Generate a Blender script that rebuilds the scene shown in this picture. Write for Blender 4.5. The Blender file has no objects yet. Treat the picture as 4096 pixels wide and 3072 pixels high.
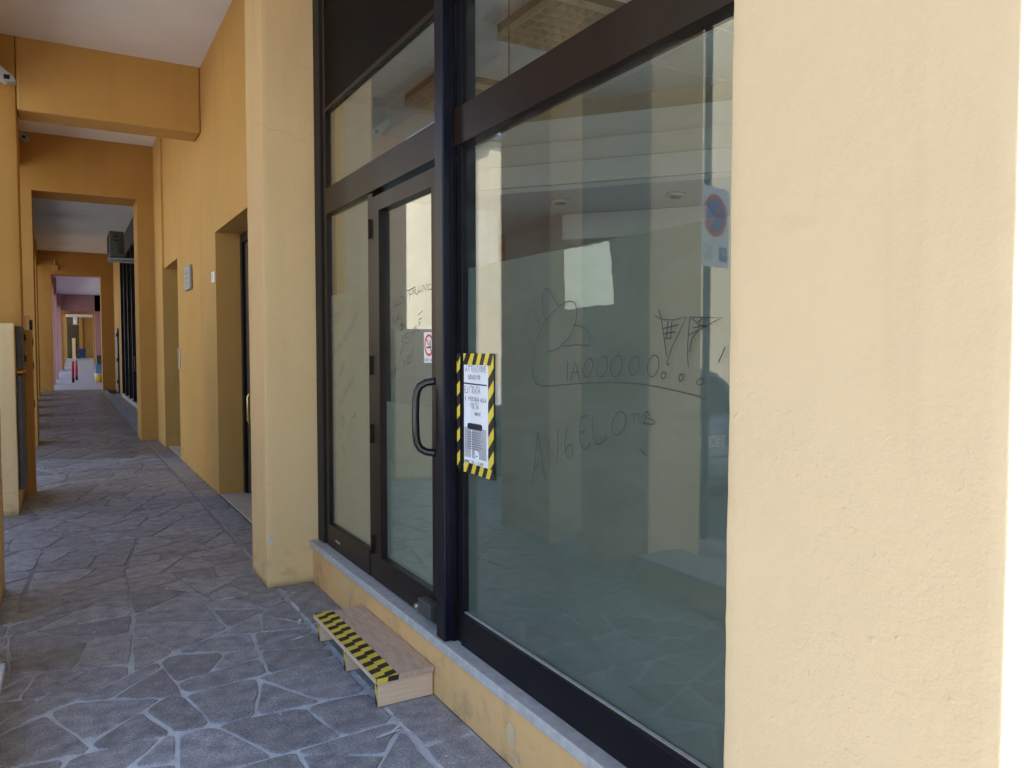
import bpy, bmesh, math, random
from mathutils import Vector, noise
R = math.radians
random.seed(7)
S = bpy.context.scene

# ------------------------------------------------------------------ camera, sky, sun, exposure
cam_d = bpy.data.cameras.new('camera'); cam = bpy.data.objects.new('camera', cam_d)
S.collection.objects.link(cam); S.camera = cam
cam.location = (0, 0, 1.5)
cam.rotation_euler = (R(90 - 2.52), 0, R(-30.06))
cam_d.sensor_width = 36; cam_d.lens = 36 * 3093 / 4096
cam_d.clip_start = 0.05; cam_d.clip_end = 3000

SUN_AZ, SUN_EL = 134.0, 45.0            # degrees clockwise from +Y, above the horizon
W = bpy.data.worlds.new('World'); S.world = W; W.use_nodes = True
nt = W.node_tree
bg = nt.nodes['Background']
sky = nt.nodes.new('ShaderNodeTexSky'); sky.sky_type = 'NISHITA'; sky.sun_disc = False
sky.sun_elevation = R(SUN_EL); sky.sun_rotation = R(SUN_AZ)
sky.air_density = 1.0; sky.dust_density = 2.0; sky.ozone_density = 1.0
nt.links.new(sky.outputs[0], bg.inputs[0]); bg.inputs[1].default_value = 0.15

sl = bpy.data.lights.new('sun', 'SUN'); sl.energy = 5.0; sl.angle = R(0.55); sl.color = (1, .95, .87)
sun = bpy.data.objects.new('sun', sl); S.collection.objects.link(sun)
sd = Vector((math.sin(R(SUN_AZ)) * math.cos(R(SUN_EL)), math.cos(R(SUN_AZ)) * math.cos(R(SUN_EL)), math.sin(R(SUN_EL))))
sun.rotation_euler = (-sd).to_track_quat('-Z', 'Y').to_euler(); sun.location = (10, -6, 20)

S.view_settings.view_transform = 'Standard'; S.view_settings.look = 'None'
S.view_settings.exposure = 1.92; S.view_settings.gamma = 1.0
S.render.engine = 'CYCLES'
S.cycles.use_denoising = True
S.cycles.max_bounces = 14; S.cycles.diffuse_bounces = 8; S.cycles.glossy_bounces = 5
S.cycles.transparent_max_bounces = 16; S.cycles.transmission_bounces = 6
S.cycles.sample_clamp_indirect = 6.0

# ------------------------------------------------------------------ materials
def mat(name):
    m = bpy.data.materials.new(name); m.use_nodes = True
    return m, m.node_tree.nodes, m.node_tree.links, m.node_tree.nodes['Principled BSDF']

def simple(name, col, rough=.5, metal=0.0, spec=.5):
    m, n, l, b = mat(name)
    b.inputs['Base Color'].default_value = (*col, 1); b.inputs['Roughness'].default_value = rough
    b.inputs['Metallic'].default_value = metal; b.inputs['Specular IOR Level'].default_value = spec
    return m

def noisy(name, c1, c2, scale=6, rough=.6, bump=.2, bscale=80, metal=0.0, dist=.002, stretch=(1, 1, 1), detail=6, rand=0.0, spec=.4, lo=.3, hi=.7, speck=0.0, sscale=170):
    """two tones mixed by world-space noise, fine bump"""
    m, n, l, b = mat(name)
    geo = n.new('ShaderNodeNewGeometry')
    mp = n.new('ShaderNodeMapping'); mp.inputs['Scale'].default_value = stretch
    l.new(geo.outputs['Position'], mp.inputs['Vector'])
    t = n.new('ShaderNodeTexNoise'); t.inputs['Scale'].default_value = scale; t.inputs['Detail'].default_value = detail
    l.new(mp.outputs[0], t.inputs['Vector'])
    mr = n.new('ShaderNodeMapRange'); mr.inputs['From Min'].default_value = lo; mr.inputs['From Max'].default_value = hi
    l.new(t.outputs['Fac'], mr.inputs['Value'])
    mx = n.new('ShaderNodeMix'); mx.data_type = 'RGBA'
    mx.inputs['A'].default_value = (*c1, 1); mx.inputs['B'].default_value = (*c2, 1)
    l.new(mr.outputs[0], mx.inputs['Factor'])
    out = mx.outputs['Result']
    if rand:
        oi = n.new('ShaderNodeObjectInfo'); hs = n.new('ShaderNodeHueSaturation')
        m2 = n.new('ShaderNodeMapRange'); m2.inputs['To Min'].default_value = 1 - rand; m2.inputs['To Max'].default_value = 1 + rand
        l.new(oi.outputs['Random'], m2.inputs['Value']); l.new(m2.outputs[0], hs.inputs['Value'])
        l.new(out, hs.inputs['Color']); out = hs.outputs[0]
    if speck:
        t3 = n.new('ShaderNodeTexNoise'); t3.inputs['Scale'].default_value = sscale; t3.inputs['Detail'].default_value = 3
        l.new(mp.outputs[0], t3.inputs['Vector'])
        m3 = n.new('ShaderNodeMapRange'); m3.inputs['From Min'].default_value = .3; m3.inputs['From Max'].default_value = .7
        m3.inputs['To Min'].default_value = 1 - speck; m3.inputs['To Max'].default_value = 1 + speck
        l.new(t3.outputs['Fac'], m3.inputs['Value'])
        h3 = n.new('ShaderNodeHueSaturation'); l.new(m3.outputs[0], h3.inputs['Value']); l.new(out, h3.inputs['Color']); out = h3.outputs[0]
    l.new(out, b.inputs['Base Color'])
    b.inputs['Roughness'].default_value = rough; b.inputs['Metallic'].default_value = metal
    b.inputs['Specular IOR Level'].default_value = spec
    if bump:
        t2 = n.new('ShaderNodeTexNoise'); t2.inputs['Scale'].default_value = bscale; t2.inputs['Detail'].default_value = 5
        l.new(mp.outputs[0], t2.inputs['Vector'])
        bp = n.new('ShaderNodeBump'); bp.inputs['Strength'].default_value = bump; bp.inputs['Distance'].default_value = dist
        l.new(t2.outputs['Fac'], bp.inputs['Height']); l.new(bp.outputs[0], b.inputs['Normal'])
    return m

def plaster(name, col, col2, grain=1.0, dirt=(.16, .11, .06)):
    """painted render: broad mottling, sparse scuffs, grain, soft trowel waves and scattered lumps"""
    m, n, l, b = mat(name)
    geo = n.new('ShaderNodeNewGeometry'); P = geo.outputs['Position']
    def tn(scale, detail=4, rough=.55):
        t = n.new('ShaderNodeTexNoise'); t.inputs['Scale'].default_value = scale
        t.inputs['Detail'].default_value = detail; t.inputs['Roughness'].default_value = rough
        l.new(P, t.inputs['Vector']); return t.outputs['Fac']
    def rng(v, a, c, d=0, e=1):
        r = n.new('ShaderNodeMapRange'); r.inputs['From Min'].default_value = a; r.inputs['From Max'].default_value = c
        r.inputs['To Min'].default_value = d; r.inputs['To Max'].default_value = e
        l.new(v, r.inputs['Value']); return r.outputs[0]
    def mixc(f, a, c):
        x = n.new('ShaderNodeMix'); x.data_type = 'RGBA'; l.new(f, x.inputs['Factor'])
        for k, v in (('A', a), ('B', c)):
            if isinstance(v, tuple): x.inputs[k].default_value = (*v, 1)
            else: l.new(v, x.inputs[k])
        return x.outputs['Result']
    c = mixc(rng(tn(1.3, 5), .3, .7), col, col2)
    # faint scuffs: stretched, thresholded noise
    mp = n.new('ShaderNodeMapping'); mp.inputs['Scale'].default_value = (5, 5, 14); l.new(P, mp.inputs['Vector'])
    t = n.new('ShaderNodeTexNoise'); t.inputs['Scale'].default_value = 1.0; t.inputs['Detail'].default_value = 7
    l.new(mp.outputs[0], t.inputs['Vector'])
    c = mixc(rng(t.outputs['Fac'], .68, .80, 0, .13), c, dirt)
    # hairline cracks
    wv = n.new('ShaderNodeTexNoise'); wv.inputs['Scale'].default_value = 4; wv.inputs['Detail'].default_value = 5; l.new(P, wv.inputs['Vector'])
    wm = n.new('ShaderNodeVectorMath'); wm.operation = 'MULTIPLY_ADD'; wm.inputs[1].default_value = (.35, .35, .35); l.new(wv.outputs['Color'], wm.inputs[0]); l.new(P, wm.inputs[2])
    vc = n.new('ShaderNodeTexVoronoi'); vc.feature = 'DISTANCE_TO_EDGE'; vc.inputs['Scale'].default_value = .9; l.new(wm.outputs[0], vc.inputs['Vector'])
    ck = n.new('ShaderNodeMath'); ck.operation = 'MULTIPLY'; l.new(rng(vc.outputs['Distance'], 0, .0022, 1, 0), ck.inputs[0]); l.new(rng(tn(.8, 2), .52, .62, 0, .45), ck.inputs[1])
    c = mixc(ck.outputs[0], c, dirt)
    # splash and shoe marks in ragged patches low down
    sp = n.new('ShaderNodeSeparateXYZ'); l.new(P, sp.inputs[0])
    lowm = n.new('ShaderNodeMath'); lowm.operation = 'MULTIPLY'; l.new(rng(sp.outputs['Z'], .02, .30, 1, 0), lowm.inputs[0]); l.new(rng(tn(9, 8, .65), .50, .72, 0, .55), lowm.inputs[1])
    c = mixc(lowm.outputs[0], c, tuple(x * .8 + .03 for x in dirt))
    # faint rain and rub streaks
    mp2 = n.new('ShaderNodeMapping'); mp2.inputs['Scale'].default_value = (7, 7, .5); l.new(P, mp2.inputs['Vector'])
    t2 = n.new('ShaderNodeTexNoise'); t2.inputs['Scale'].default_value = 1; t2.inputs['Detail'].default_value = 6; l.new(mp2.outputs[0], t2.inputs['Vector'])
    c = mixc(rng(t2.outputs['Fac'], .55, .80, 0, .16), c, dirt)
    l.new(c, b.inputs['Base Color'])
    b.inputs['Roughness'].default_value = .82; b.inputs['Specular IOR Level'].default_value = .25
    # relief
    def math_(op, a, c):
        x = n.new('ShaderNodeMath'); x.operation = op
        for i, v in enumerate((a, c)):
            if isinstance(v, (int, float)): x.inputs[i].default_value = v
            else: l.new(v, x.inputs[i])
        return x.outputs[0]
    v = n.new('ShaderNodeTexVoronoi'); v.inputs['Scale'].default_value = 22; v.inputs['Randomness'].default_value = 1
    l.new(wm.outputs[0], v.inputs['Vector'])
    lump = math_('MULTIPLY', rng(v.outputs['Distance'], .0, .16, 1, 0), rng(tn(3.1, 3), .52, .66))
    patchy = rng(tn(3.1, 4), .35, .66, .18, 1.0)      # some areas floated smooth, others left grainy
    h = math_('ADD', math_('MULTIPLY', tn(190, 3, .6), .30 * grain), math_('MULTIPLY', tn(60, 4), .60 * grain))
    h = math_('MULTIPLY', h, patchy)
    h = math_('ADD', h, math_('MULTIPLY', tn(6, 3), 1.3))
    h = math_('ADD', h, math_('MULTIPLY', lump, .6 * grain))
    v2 = n.new('ShaderNodeTexVoronoi'); v2.inputs['Scale'].default_value = 9; l.new(wm.outputs[0], v2.inputs['Vector'])
    h = math_('ADD', h, math_('MULTIPLY', math_('MULTIPLY', rng(v2.outputs['Distance'], .0, .09, 1, 0), rng(tn(5.3, 2), .56, .62)), .25 * grain))
    bp = n.new('ShaderNodeBump'); bp.inputs['Strength'].default_value = .8; bp.inputs['Distance'].default_value = .0045
    l.new(h, bp.inputs['Height']); l.new(bp.outputs[0], b.inputs['Normal'])
    return m

def glass(name, tint=(.89, .915, .885), boost=1.0):
    """thin pane: what lies behind shows through, reflections grow towards grazing angles"""
    m = bpy.data.materials.new(name); m.use_nodes = True
    n, l = m.node_tree.nodes, m.node_tree.links
    n.remove(n['Principled BSDF'])
    geo = n.new('ShaderNodeNewGeometry')
    dp = n.new('ShaderNodeVectorMath'); dp.operation = 'DOT_PRODUCT'
    l.new(geo.outputs['Incoming'], dp.inputs[0]); l.new(geo.outputs['Normal'], dp.inputs[1])
    def M(op, a, c=None):
        x = n.new('ShaderNodeMath'); x.operation = op
        for i, v in enumerate((a, c)):
            if v is None: continue
            if isinstance(v, (int, float)): x.inputs[i].default_value = v
            else: l.new(v, x.inputs[i])
        return x.outputs[0]
    f = M('ADD', M('MULTIPLY', M('POWER', M('SUBTRACT', 1.0, M('ABSOLUTE', dp.outputs['Value'])), 5.0), .957), .043)
    f = M('MINIMUM', M('MULTIPLY', f, boost), 1.0)
    tr = n.new('ShaderNodeBsdfTransparent'); tr.inputs[0].default_value = (*tint, 1)
    gl = n.new('ShaderNodeBsdfGlossy'); gl.inputs['Roughness'].default_value = 0.0; gl.inputs[0].default_value = (1, 1, 1, 1)
    mx = n.new('ShaderNodeMixShader'); l.new(f, mx.inputs[0]); l.new(tr.outputs[0], mx.inputs[1]); l.new(gl.outputs[0], mx.inputs[2])
    mpg = n.new('ShaderNodeMapping'); mpg.inputs['Rotation'].default_value = (.5, 0, 0); mpg.inputs['Scale'].default_value = (1, 2.2, 9); l.new(geo.outputs['Position'], mpg.inputs['Vector'])
    ds = n.new('ShaderNodeTexNoise'); ds.inputs['Scale'].default_value = 2.0; ds.inputs['Detail'].default_value = 8; ds.inputs['Roughness'].default_value = .7; l.new(mpg.outputs[0], ds.inputs['Vector'])
    dr = n.new('ShaderNodeMapRange'); dr.inputs['From Min'].default_value = .40; dr.inputs['From Max'].default_value = .80; dr.inputs['To Min'].default_value = .004; dr.inputs['To Max'].default_value = .045; l.new(ds.outputs['Fac'], dr.inputs['Value'])
    df_ = n.new('ShaderNodeBsdfDiffuse'); df_.inputs[0].default_value = (.55, .55, .52, 1)
    m2 = n.new('ShaderNodeMixShader'); l.new(dr.outputs[0], m2.inputs[0]); l.new(mx.outputs[0], m2.inputs[1]); l.new(df_.outputs[0], m2.inputs[2]); mx = m2
    l.new(mx.outputs[0], n['Material Output'].inputs['Surface'])
    return m

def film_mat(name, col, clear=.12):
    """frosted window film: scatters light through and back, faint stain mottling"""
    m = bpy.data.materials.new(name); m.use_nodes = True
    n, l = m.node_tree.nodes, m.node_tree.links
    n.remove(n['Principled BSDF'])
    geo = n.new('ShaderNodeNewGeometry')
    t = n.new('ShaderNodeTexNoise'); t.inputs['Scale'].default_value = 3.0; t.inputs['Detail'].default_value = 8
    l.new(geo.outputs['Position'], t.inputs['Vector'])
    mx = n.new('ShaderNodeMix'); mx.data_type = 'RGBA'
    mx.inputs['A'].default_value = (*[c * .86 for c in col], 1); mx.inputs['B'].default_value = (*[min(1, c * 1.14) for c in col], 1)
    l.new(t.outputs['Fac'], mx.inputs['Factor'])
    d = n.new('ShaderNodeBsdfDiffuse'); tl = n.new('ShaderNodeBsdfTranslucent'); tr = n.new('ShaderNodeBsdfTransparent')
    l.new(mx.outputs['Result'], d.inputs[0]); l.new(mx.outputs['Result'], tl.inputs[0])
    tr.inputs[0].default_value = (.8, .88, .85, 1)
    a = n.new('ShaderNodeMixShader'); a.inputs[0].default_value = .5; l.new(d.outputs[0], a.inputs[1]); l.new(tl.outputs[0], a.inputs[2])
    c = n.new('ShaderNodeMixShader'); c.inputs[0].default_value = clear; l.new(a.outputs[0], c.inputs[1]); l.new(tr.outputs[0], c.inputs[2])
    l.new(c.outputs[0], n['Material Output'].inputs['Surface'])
    return m

M = {}
M['cream'] = plaster('cream_plaster', (.72, .515, .26), (.76, .55, .29))
M['pale'] = plaster('pale_cream_plaster', (.57, .432, .26), (.60, .457, .28), 1.05)
M['ochre'] = plaster('ochre_plaster_shaded', (.41, .212, .05), (.45, .238, .06), .7)  # darker copy of the wall ochre, arcade shade put into the colour
M['ochre_lit'] = plaster('ochre_plaster_lit', (.49, .278, .078), (.54, .312, .095), .7)  # same paint as the portals, lighter tone for the better lit walls
M['ochre_base'] = plaster('base_ochre_plaster', (.68, .415, .175), (.73, .455, .205))
M['pink'] = plaster('pink_plaster', (.37, .215, .21), (.41, .245, .24), .7)
M['ceiling'] = noisy('ceiling_paint', (.76, .755, .76), (.82, .815, .82), 2, .9, .15, 60)
M['stone'] = noisy('porphyry', (.175, .183, .212), (.345, .352, .385), 13, .50, .95, 70, dist=.006, rand=.17, detail=10, speck=.38, sscale=120)
M['stone_worn_dim'] = noisy('porphyry_worn_dim', (.125, .122, .127), (.225, .216, .221), 2.6, .36, .35, 50, dist=.004, detail=10, speck=.25, sscale=70)  # worn slabs, also toned down for the dimmer light deeper in
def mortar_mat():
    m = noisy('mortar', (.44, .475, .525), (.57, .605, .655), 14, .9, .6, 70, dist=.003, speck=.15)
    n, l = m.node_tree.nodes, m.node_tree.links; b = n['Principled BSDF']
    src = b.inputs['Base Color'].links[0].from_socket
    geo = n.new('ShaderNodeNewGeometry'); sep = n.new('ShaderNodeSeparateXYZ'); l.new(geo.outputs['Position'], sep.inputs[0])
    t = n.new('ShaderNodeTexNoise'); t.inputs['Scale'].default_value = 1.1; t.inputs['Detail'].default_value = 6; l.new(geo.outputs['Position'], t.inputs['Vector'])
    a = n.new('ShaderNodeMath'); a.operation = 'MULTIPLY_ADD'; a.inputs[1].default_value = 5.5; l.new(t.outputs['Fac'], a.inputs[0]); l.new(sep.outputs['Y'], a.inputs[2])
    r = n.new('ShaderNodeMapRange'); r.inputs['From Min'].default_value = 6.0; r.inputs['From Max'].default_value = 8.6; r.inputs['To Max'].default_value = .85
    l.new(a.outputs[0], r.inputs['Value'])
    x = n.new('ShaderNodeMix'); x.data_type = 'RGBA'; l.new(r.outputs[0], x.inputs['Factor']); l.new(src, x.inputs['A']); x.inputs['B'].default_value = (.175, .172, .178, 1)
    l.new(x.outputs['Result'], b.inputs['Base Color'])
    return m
M['mortar'] = mortar_mat()
M['far_paving_bright'] = noisy('far_paving_bright', (.36, .37, .40), (.46, .47, .50), 1.5, .42, .3, 30, detail=8)  # pale tone stands in for strong daylight on the far floor
M['mortar_white'] = noisy('mortar_white', (.5, .5, .52), (.66, .66, .68), 30, .9, .5, 90)
M['asphalt'] = noisy('asphalt', (.085, .085, .088), (.13, .128, .125), 30, .9, .5, 200)
M['plaza'] = noisy('pale_paving', (.36, .35, .33), (.44, .43, .41), 4, .85, .3, 60)
M['kerb'] = noisy('kerb_stone', (.33, .33, .33), (.43, .42, .41), 15, .8, .4, 90)
M['marble'] = noisy('sill_stone', (.36, .36, .365), (.50, .50, .50), 26, .55, .25, 90, detail=9)
M['threshold'] = noisy('threshold_stone', (.45, .38, .30), (.55, .47, .38), 16, .5, .2, 90)
M['brown'] = noisy('bronze_aluminium', (.013, .0085, .0065), (.020, .013, .010), 5, .32, .05, 200, spec=.14)
M['black'] = noisy('black_aluminium', (.006, .006, .008), (.010, .010, .013), 8, .34, .04, 200, spec=.14)
M['blueblack'] = noisy('blue_black_paint', (.005, .0065, .014), (.008, .010, .020), 6, .30, .06, 120, spec=.2)
M['gloss_black'] = simple('gloss_black', (.012, .012, .014), .16)
M['rubber'] = simple('rubber', (.012, .012, .013), .7)
M['header'] = noisy('header_panel', (.006, .0045, .004), (.009, .0065, .0055), 4, .6, .05, 100, spec=.05)
M['glass'] = glass('pane_glass', boost=1.35)
M['glass_dark'] = glass('dark_pane_glass', (.4, .45, .45), boost=1.4)
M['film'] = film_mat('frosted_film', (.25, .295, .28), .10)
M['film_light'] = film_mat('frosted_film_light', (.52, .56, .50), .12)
M['film_added_window'] = film_mat('added_window_film', (.56, .65, .71), .0)  # cool film for the added window that brightens the shop room
M['paper'] = noisy('white_paper', (.76, .76, .80), (.82, .82, .85), 5, .8, .1, 60)
M['paper_aged'] = noisy('aged_paper', (.52, .54, .47), (.60, .61, .54), 7, .85, .4, 30)
M['paper_grey'] = noisy('grey_print', (.36, .35, .38), (.46, .45, .48), 9, .8, .1, 60)
M['ink'] = simple('ink', (.02, .02, .025), .7)
M['ink_soft'] = simple('soft_ink', (.16, .16, .18), .7)
M['marker'] = simple('marker', (.028, .031, .033), .6)
M['yellow'] = noisy('tape_yellow', (.70, .52, .045), (.78, .60, .075), 20, .4, .15, 60)
M['tblack'] = noisy('tape_black', (.012, .012, .012), (.03, .028, .026), 25, .4, .15, 60)
M['wood'] = noisy('pine', (.66, .47, .31), (.76, .57, .40), 5, .6, .25, 40, stretch=(1.5, 14, 30), dist=.001)
M['wood_top'] = noisy('worn_board', (.42, .31, .23), (.56, .43, .33), 6, .65, .35, 60, stretch=(9, 2, 6), dist=.0015)
M['steel'] = noisy('steel', (.5, .5, .5), (.6, .6, .6), 30, .35, .1, 100, metal=1.0)
M['galv'] = noisy('galvanised', (.40, .42, .44), (.50, .52, .54), 30, .5, .1, 100, metal=.6)
M['brass'] = simple('brass', (.75, .55, .25), .3, 1.0)
M['red'] = simple('red_paint', (.42, .015, .03), .45)
M['redsign'] = simple('sign_red', (.62, .03, .03), .4)
M['bluesign'] = simple('sign_blue', (.02, .06, .33), .4)
M['white'] = simple('white_enamel', (.80, .80, .80), .45)
M['greyplastic'] = noisy('grey_plastic', (.30, .30, .28), (.36, .36, .34), 10, .55, .05, 90)
M['darkgrey'] = noisy('dark_grey_metal', (.035, .037, .042), (.055, .057, .062), 8, .5, .05, 90)
M['ac'] = noisy('ac_casing', (.075, .075, .062), (.11, .11, .09), 8, .5, .05, 90)
M['bluebin'] = simple('blue_plastic', (.015, .04, .16), .45)
M['bluecrate'] = simple('pale_blue_plastic', (.10, .24, .42), .5)
M['yellowbag'] = simple('yellow_plastic', (.65, .42, .05), .5)
M['doorwood'] = noisy('dark_door_wood', (.075, .045, .025), (.11, .07, .04), 5, .45, .15, 40, stretch=(12, 12, 2))
M['shutter'] = noisy('brown_shutter', (.09, .06, .025), (.13, .085, .035), 6, .6, .1, 80)
M['inner_wall'] = noisy('shop_wall', (.58, .61, .62), (.64, .67, .68), 2, .85, .1, 60)
M['inner_blue'] = noisy('shop_wall_blue', (.46, .52, .57), (.50, .56, .61), 2, .85, .1, 60)
M['inner_pale'] = noisy('shop_wall_pale', (.66, .72, .75), (.72, .78, .81), 2, .85, .1, 60)
M['inner_ceil'] = noisy('shop_ceiling', (.62, .65, .66), (.68, .71, .72), 3, .9, .1, 60)
M['inner_floor'] = noisy('shop_floor', (.30, .30, .29), (.36, .36, .35), 6, .5, .1, 60)
M['fascia_tan'] = noisy('fascia_tan', (.34, .30, .22), (.39, .35, .26), 3, .8, .1, 60)
M['louvre'] = noisy('louvre_metal', (.40, .32, .20), (.47, .39, .25), 10, .45, .05, 80)
M['louvre_back'] = simple('louvre_back', (.15, .11, .06), .6)
M['carpaint'] = simple('grey_car_paint', (.30, .33, .36), .25, .4)
M['carglass'] = simple('car_glass', (.02, .03, .035), .08)
M['tyre'] = simple('tyre', (.018, .018, .018), .8)
M['patch'] = noisy('bare_render', (.58, .43, .24), (.64, .49, .30), 25, .9, .5, 80)
M['facade'] = plaster('opposite_plaster', (.47, .42, .31), (.52, .47, .36), .6)

# ------------------------------------------------------------------ helpers
C = S.collection
POS = {}
def link(o, parent, loc):
    C.objects.link(o)
    p = POS.get(parent, Vector((0, 0, 0))) if parent else Vector((0, 0, 0))
    o.parent = parent; o.location = Vector(loc) - p; POS[o] = Vector(loc)
    return o

def thing(name, label, cat, loc=(0, 0, 0), group=None, parent=None):
    o = bpy.data.objects.new(name, None); o.empty_display_size = .1
    link(o, parent, loc)
    if label: o['label'] = label
    if cat: o['category'] = cat
    if group: o['group'] = group
    return o

def tag(o, label=None, cat=None, group=None, kind=None):
    if label: o['label'] = label
    if cat: o['category'] = cat
    if group: o['group'] = group
    if kind: o['kind'] = kind
    return o

def obj(name, bm, m, parent=None, label=None, smooth=False):
    """one mesh object from a bmesh in world coordinates; origin at its centre"""
    me = bpy.data.meshes.new(name)
    if bm.verts:
        lo = Vector([min(v.co[i] for v in bm.verts) for i in range(3)]); hi = Vector([max(v.co[i] for v in bm.verts) for i in range(3)])
        c = (lo + hi) / 2; c.z = lo.z
    else: c = Vector((0, 0, 0))
    bmesh.ops.translate(bm, verts=bm.verts, vec=-c)
    bm.to_mesh(me); bm.free()
    for mm in (m if isinstance(m, (list, tuple)) else [m]): me.materials.append(M[mm])
    if smooth:
        for p in me.polygons: p.use_smooth = True
    o = bpy.data.objects.new(name, me); link(o, parent, c)
    if label: o['label'] = label
    return o

def bbox(bm, x0, x1, y0, y1, z0, z1, bev=0, seg=2, mi=0):
    t = bmesh.new()
    vs = [t.verts.new((x, y, z)) for x in (x0, x1) for y in (y0, y1) for z in (z0, z1)]
    for f in ((0, 1, 3, 2), (4, 6, 7, 5), (0, 4, 5, 1), (2, 3, 7, 6), (0, 2, 6, 4), (1, 5, 7, 3)):
        t.faces.new([vs[i] for i in f])
    bmesh.ops.recalc_face_normals(t, faces=t.faces)
    if bev: bmesh.ops.bevel(t, geom=t.edges[:], offset=bev, segments=seg, affect='EDGES', profile=.5)
    merge(bm, t, mi)

def merge(bm, t, mi=0):
    mp = {v: bm.verts.new(v.co) for v in t.verts}
    for f in t.faces:
        try:
            g = bm.faces.new([mp[v] for v in f.verts]); g.material_index = mi; g.smooth = f.smooth
        except ValueError: pass
    t.free()

def box(name, x0, x1, y0, y1, z0, z1, m, parent=None, bev=0, label=None, seg=2):
    bm = bmesh.new(); bbox(bm, x0, x1, y0, y1, z0, z1, bev, seg)
    return obj(name, bm, m, parent, label)

def boxes(name, lst, m, parent=None, bev=0, label=None):
    bm = bmesh.new()
    for b in lst: bbox(bm, *b, bev)
    return obj(name, bm, m, parent, label)

def tube(bm, pts, r, n=10, cap=True, mi=0):
    pts = [Vector(p) for p in pts]; rings = []
    for i, p in enumerate(pts):
        d = (pts[min(i + 1, len(pts) - 1)] - pts[max(i - 1, 0)]).normalized()
        a = d.orthogonal().normalized() if i == 0 else (rings[-1][1] - d * rings[-1][1].dot(d)).normalized()
        b = d.cross(a); rr = r[i] if isinstance(r, (list, tuple)) else r
        rings.append(([bm.verts.new(p + (a * math.cos(2 * math.pi * k / n) + b * math.sin(2 * math.pi * k / n)) * rr) for k in range(n)], a))
    for i in range(len(rings) - 1):
        A, B = rings[i][0], rings[i + 1][0]
        for k in range(n):
            f = bm.faces.new((A[k], A[(k + 1) % n], B[(k + 1) % n], B[k])); f.smooth = True; f.material_index = mi
    if cap:
        for rg, fl in ((rings[0][0], True), (rings[-1][0], False)):
            f = bm.faces.new(rg[::-1] if fl else rg); f.material_index = mi

def tubeobj(name, pts, r, m, parent=None, n=10, label=None):
    bm = bmesh.new(); tube(bm, pts, r, n); bmesh.ops.recalc_face_normals(bm, faces=bm.faces)
    return obj(name, bm, m, parent, label)

def rough_box(name, x0, x1, y0, y1, z0, z1, m, parent=None, cell=.04, amp=.0022, label=None, bev=.009):
    """plastered pier: rounded, hand-trowelled faces and slightly wavy arrises"""
    bm = bmesh.new()
    def ax(a, b, edge):
        n = max(2, int(round((b - a) / cell))); c = [a + (b - a) * i / n for i in range(n + 1)]
        return [c[0], a + bev] + c[1:-1] + [b - bev, c[-1]] if edge else c
    xs, ys_, zs = ax(x0, x1, True), ax(y0, y1, True), ax(z0, z1, False)
    nx, ny, nz = len(xs) - 1, len(ys_) - 1, len(zs) - 1
    grid = {}
    def V(i, j, k):
        if (i, j, k) not in grid:
            p = Vector((xs[i], ys_[j], zs[k]))
            nrm = Vector(((i == nx) - (i == 0), (j == ny) - (j == 0), 0))
            e = nrm.length > 1.1
            if nrm.length: nrm.normalize()
            a = noise.noise(p * 3.1) * amp * 1.2 + noise.noise(p * 11) * amp + noise.noise(p * 37) * amp * .55
            if e: a += -bev * .41 + noise.noise(p * 23 + Vector((5, 1, 2))) * amp * 1.1
            grid[(i, j, k)] = bm.verts.new(p + nrm * a)
        return grid[(i, j, k)]
    def quad(a, b, c, d):
        f = bm.faces.new((V(*a), V(*b), V(*c), V(*d))); f.smooth = False
    for k in range(nz):
        for j in range(ny):
            quad((0, j, k), (0, j, k + 1), (0, j + 1, k + 1), (0, j + 1, k)); quad((nx, j, k), (nx, j + 1, k), (nx, j + 1, k + 1), (nx, j, k + 1))
        for i in range(nx):
            quad((i, 0, k), (i + 1, 0, k), (i + 1, 0, k + 1), (i, 0, k + 1)); quad((i, ny, k), (i, ny, k + 1), (i + 1, ny, k + 1), (i + 1, ny, k))
    for k in (0, nz):
        for i in range(nx):
            for j in range(ny):
                q = ((i, j, k), (i, j + 1, k), (i + 1, j + 1, k), (i + 1, j, k))
                quad(*(q if k == 0 else q[::-1]))
    for f in bm.faces: f.smooth = True
    return obj(name, bm, m, parent, label)

def clip(poly, a, b, c):
    """keep the side a*x+b*y<=c"""
    out = []
    for i in range(len(poly)):
        p, q = poly[i], poly[(i + 1) % len(poly)]
        dp, dq = a * p[0] + b * p[1] - c, a * q[0] + b * q[1] - c
        if dp <= 0: out.append(p)
        if dp * dq < 0:
            t = dp / (dp - dq); out.append((p[0] + (q[0] - p[0]) * t, p[1] + (q[1] - p[1]) * t))
    return out

def hazard(name, P, L, Wd, w, parent, slope=1.0, phase=0.0):
    """striped tape lying along a mapping P(s,t)->world; stripes are cut pieces of two colours"""
    bm = bmesh.new(); k = -int(Wd * abs(slope) / w) - 3
    while k * w + phase < L + Wd * abs(slope) + w:
        poly = [(0, 0), (L, 0), (L, Wd), (0, Wd)]
        lo, hi = k * w + phase, (k + 1) * w + phase
        poly = clip(poly, 1, -slope, hi)
        if poly: poly = clip(poly, -1, slope, -lo)
        if len(poly) >= 3:
            try:
                f = bm.faces.new([bm.verts.new(P(s, t)) for s, t in poly]); f.material_index = k % 2
            except ValueError: pass
        k += 1
    return obj(name, bm, ['yellow', 'tblack'], parent)

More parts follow.
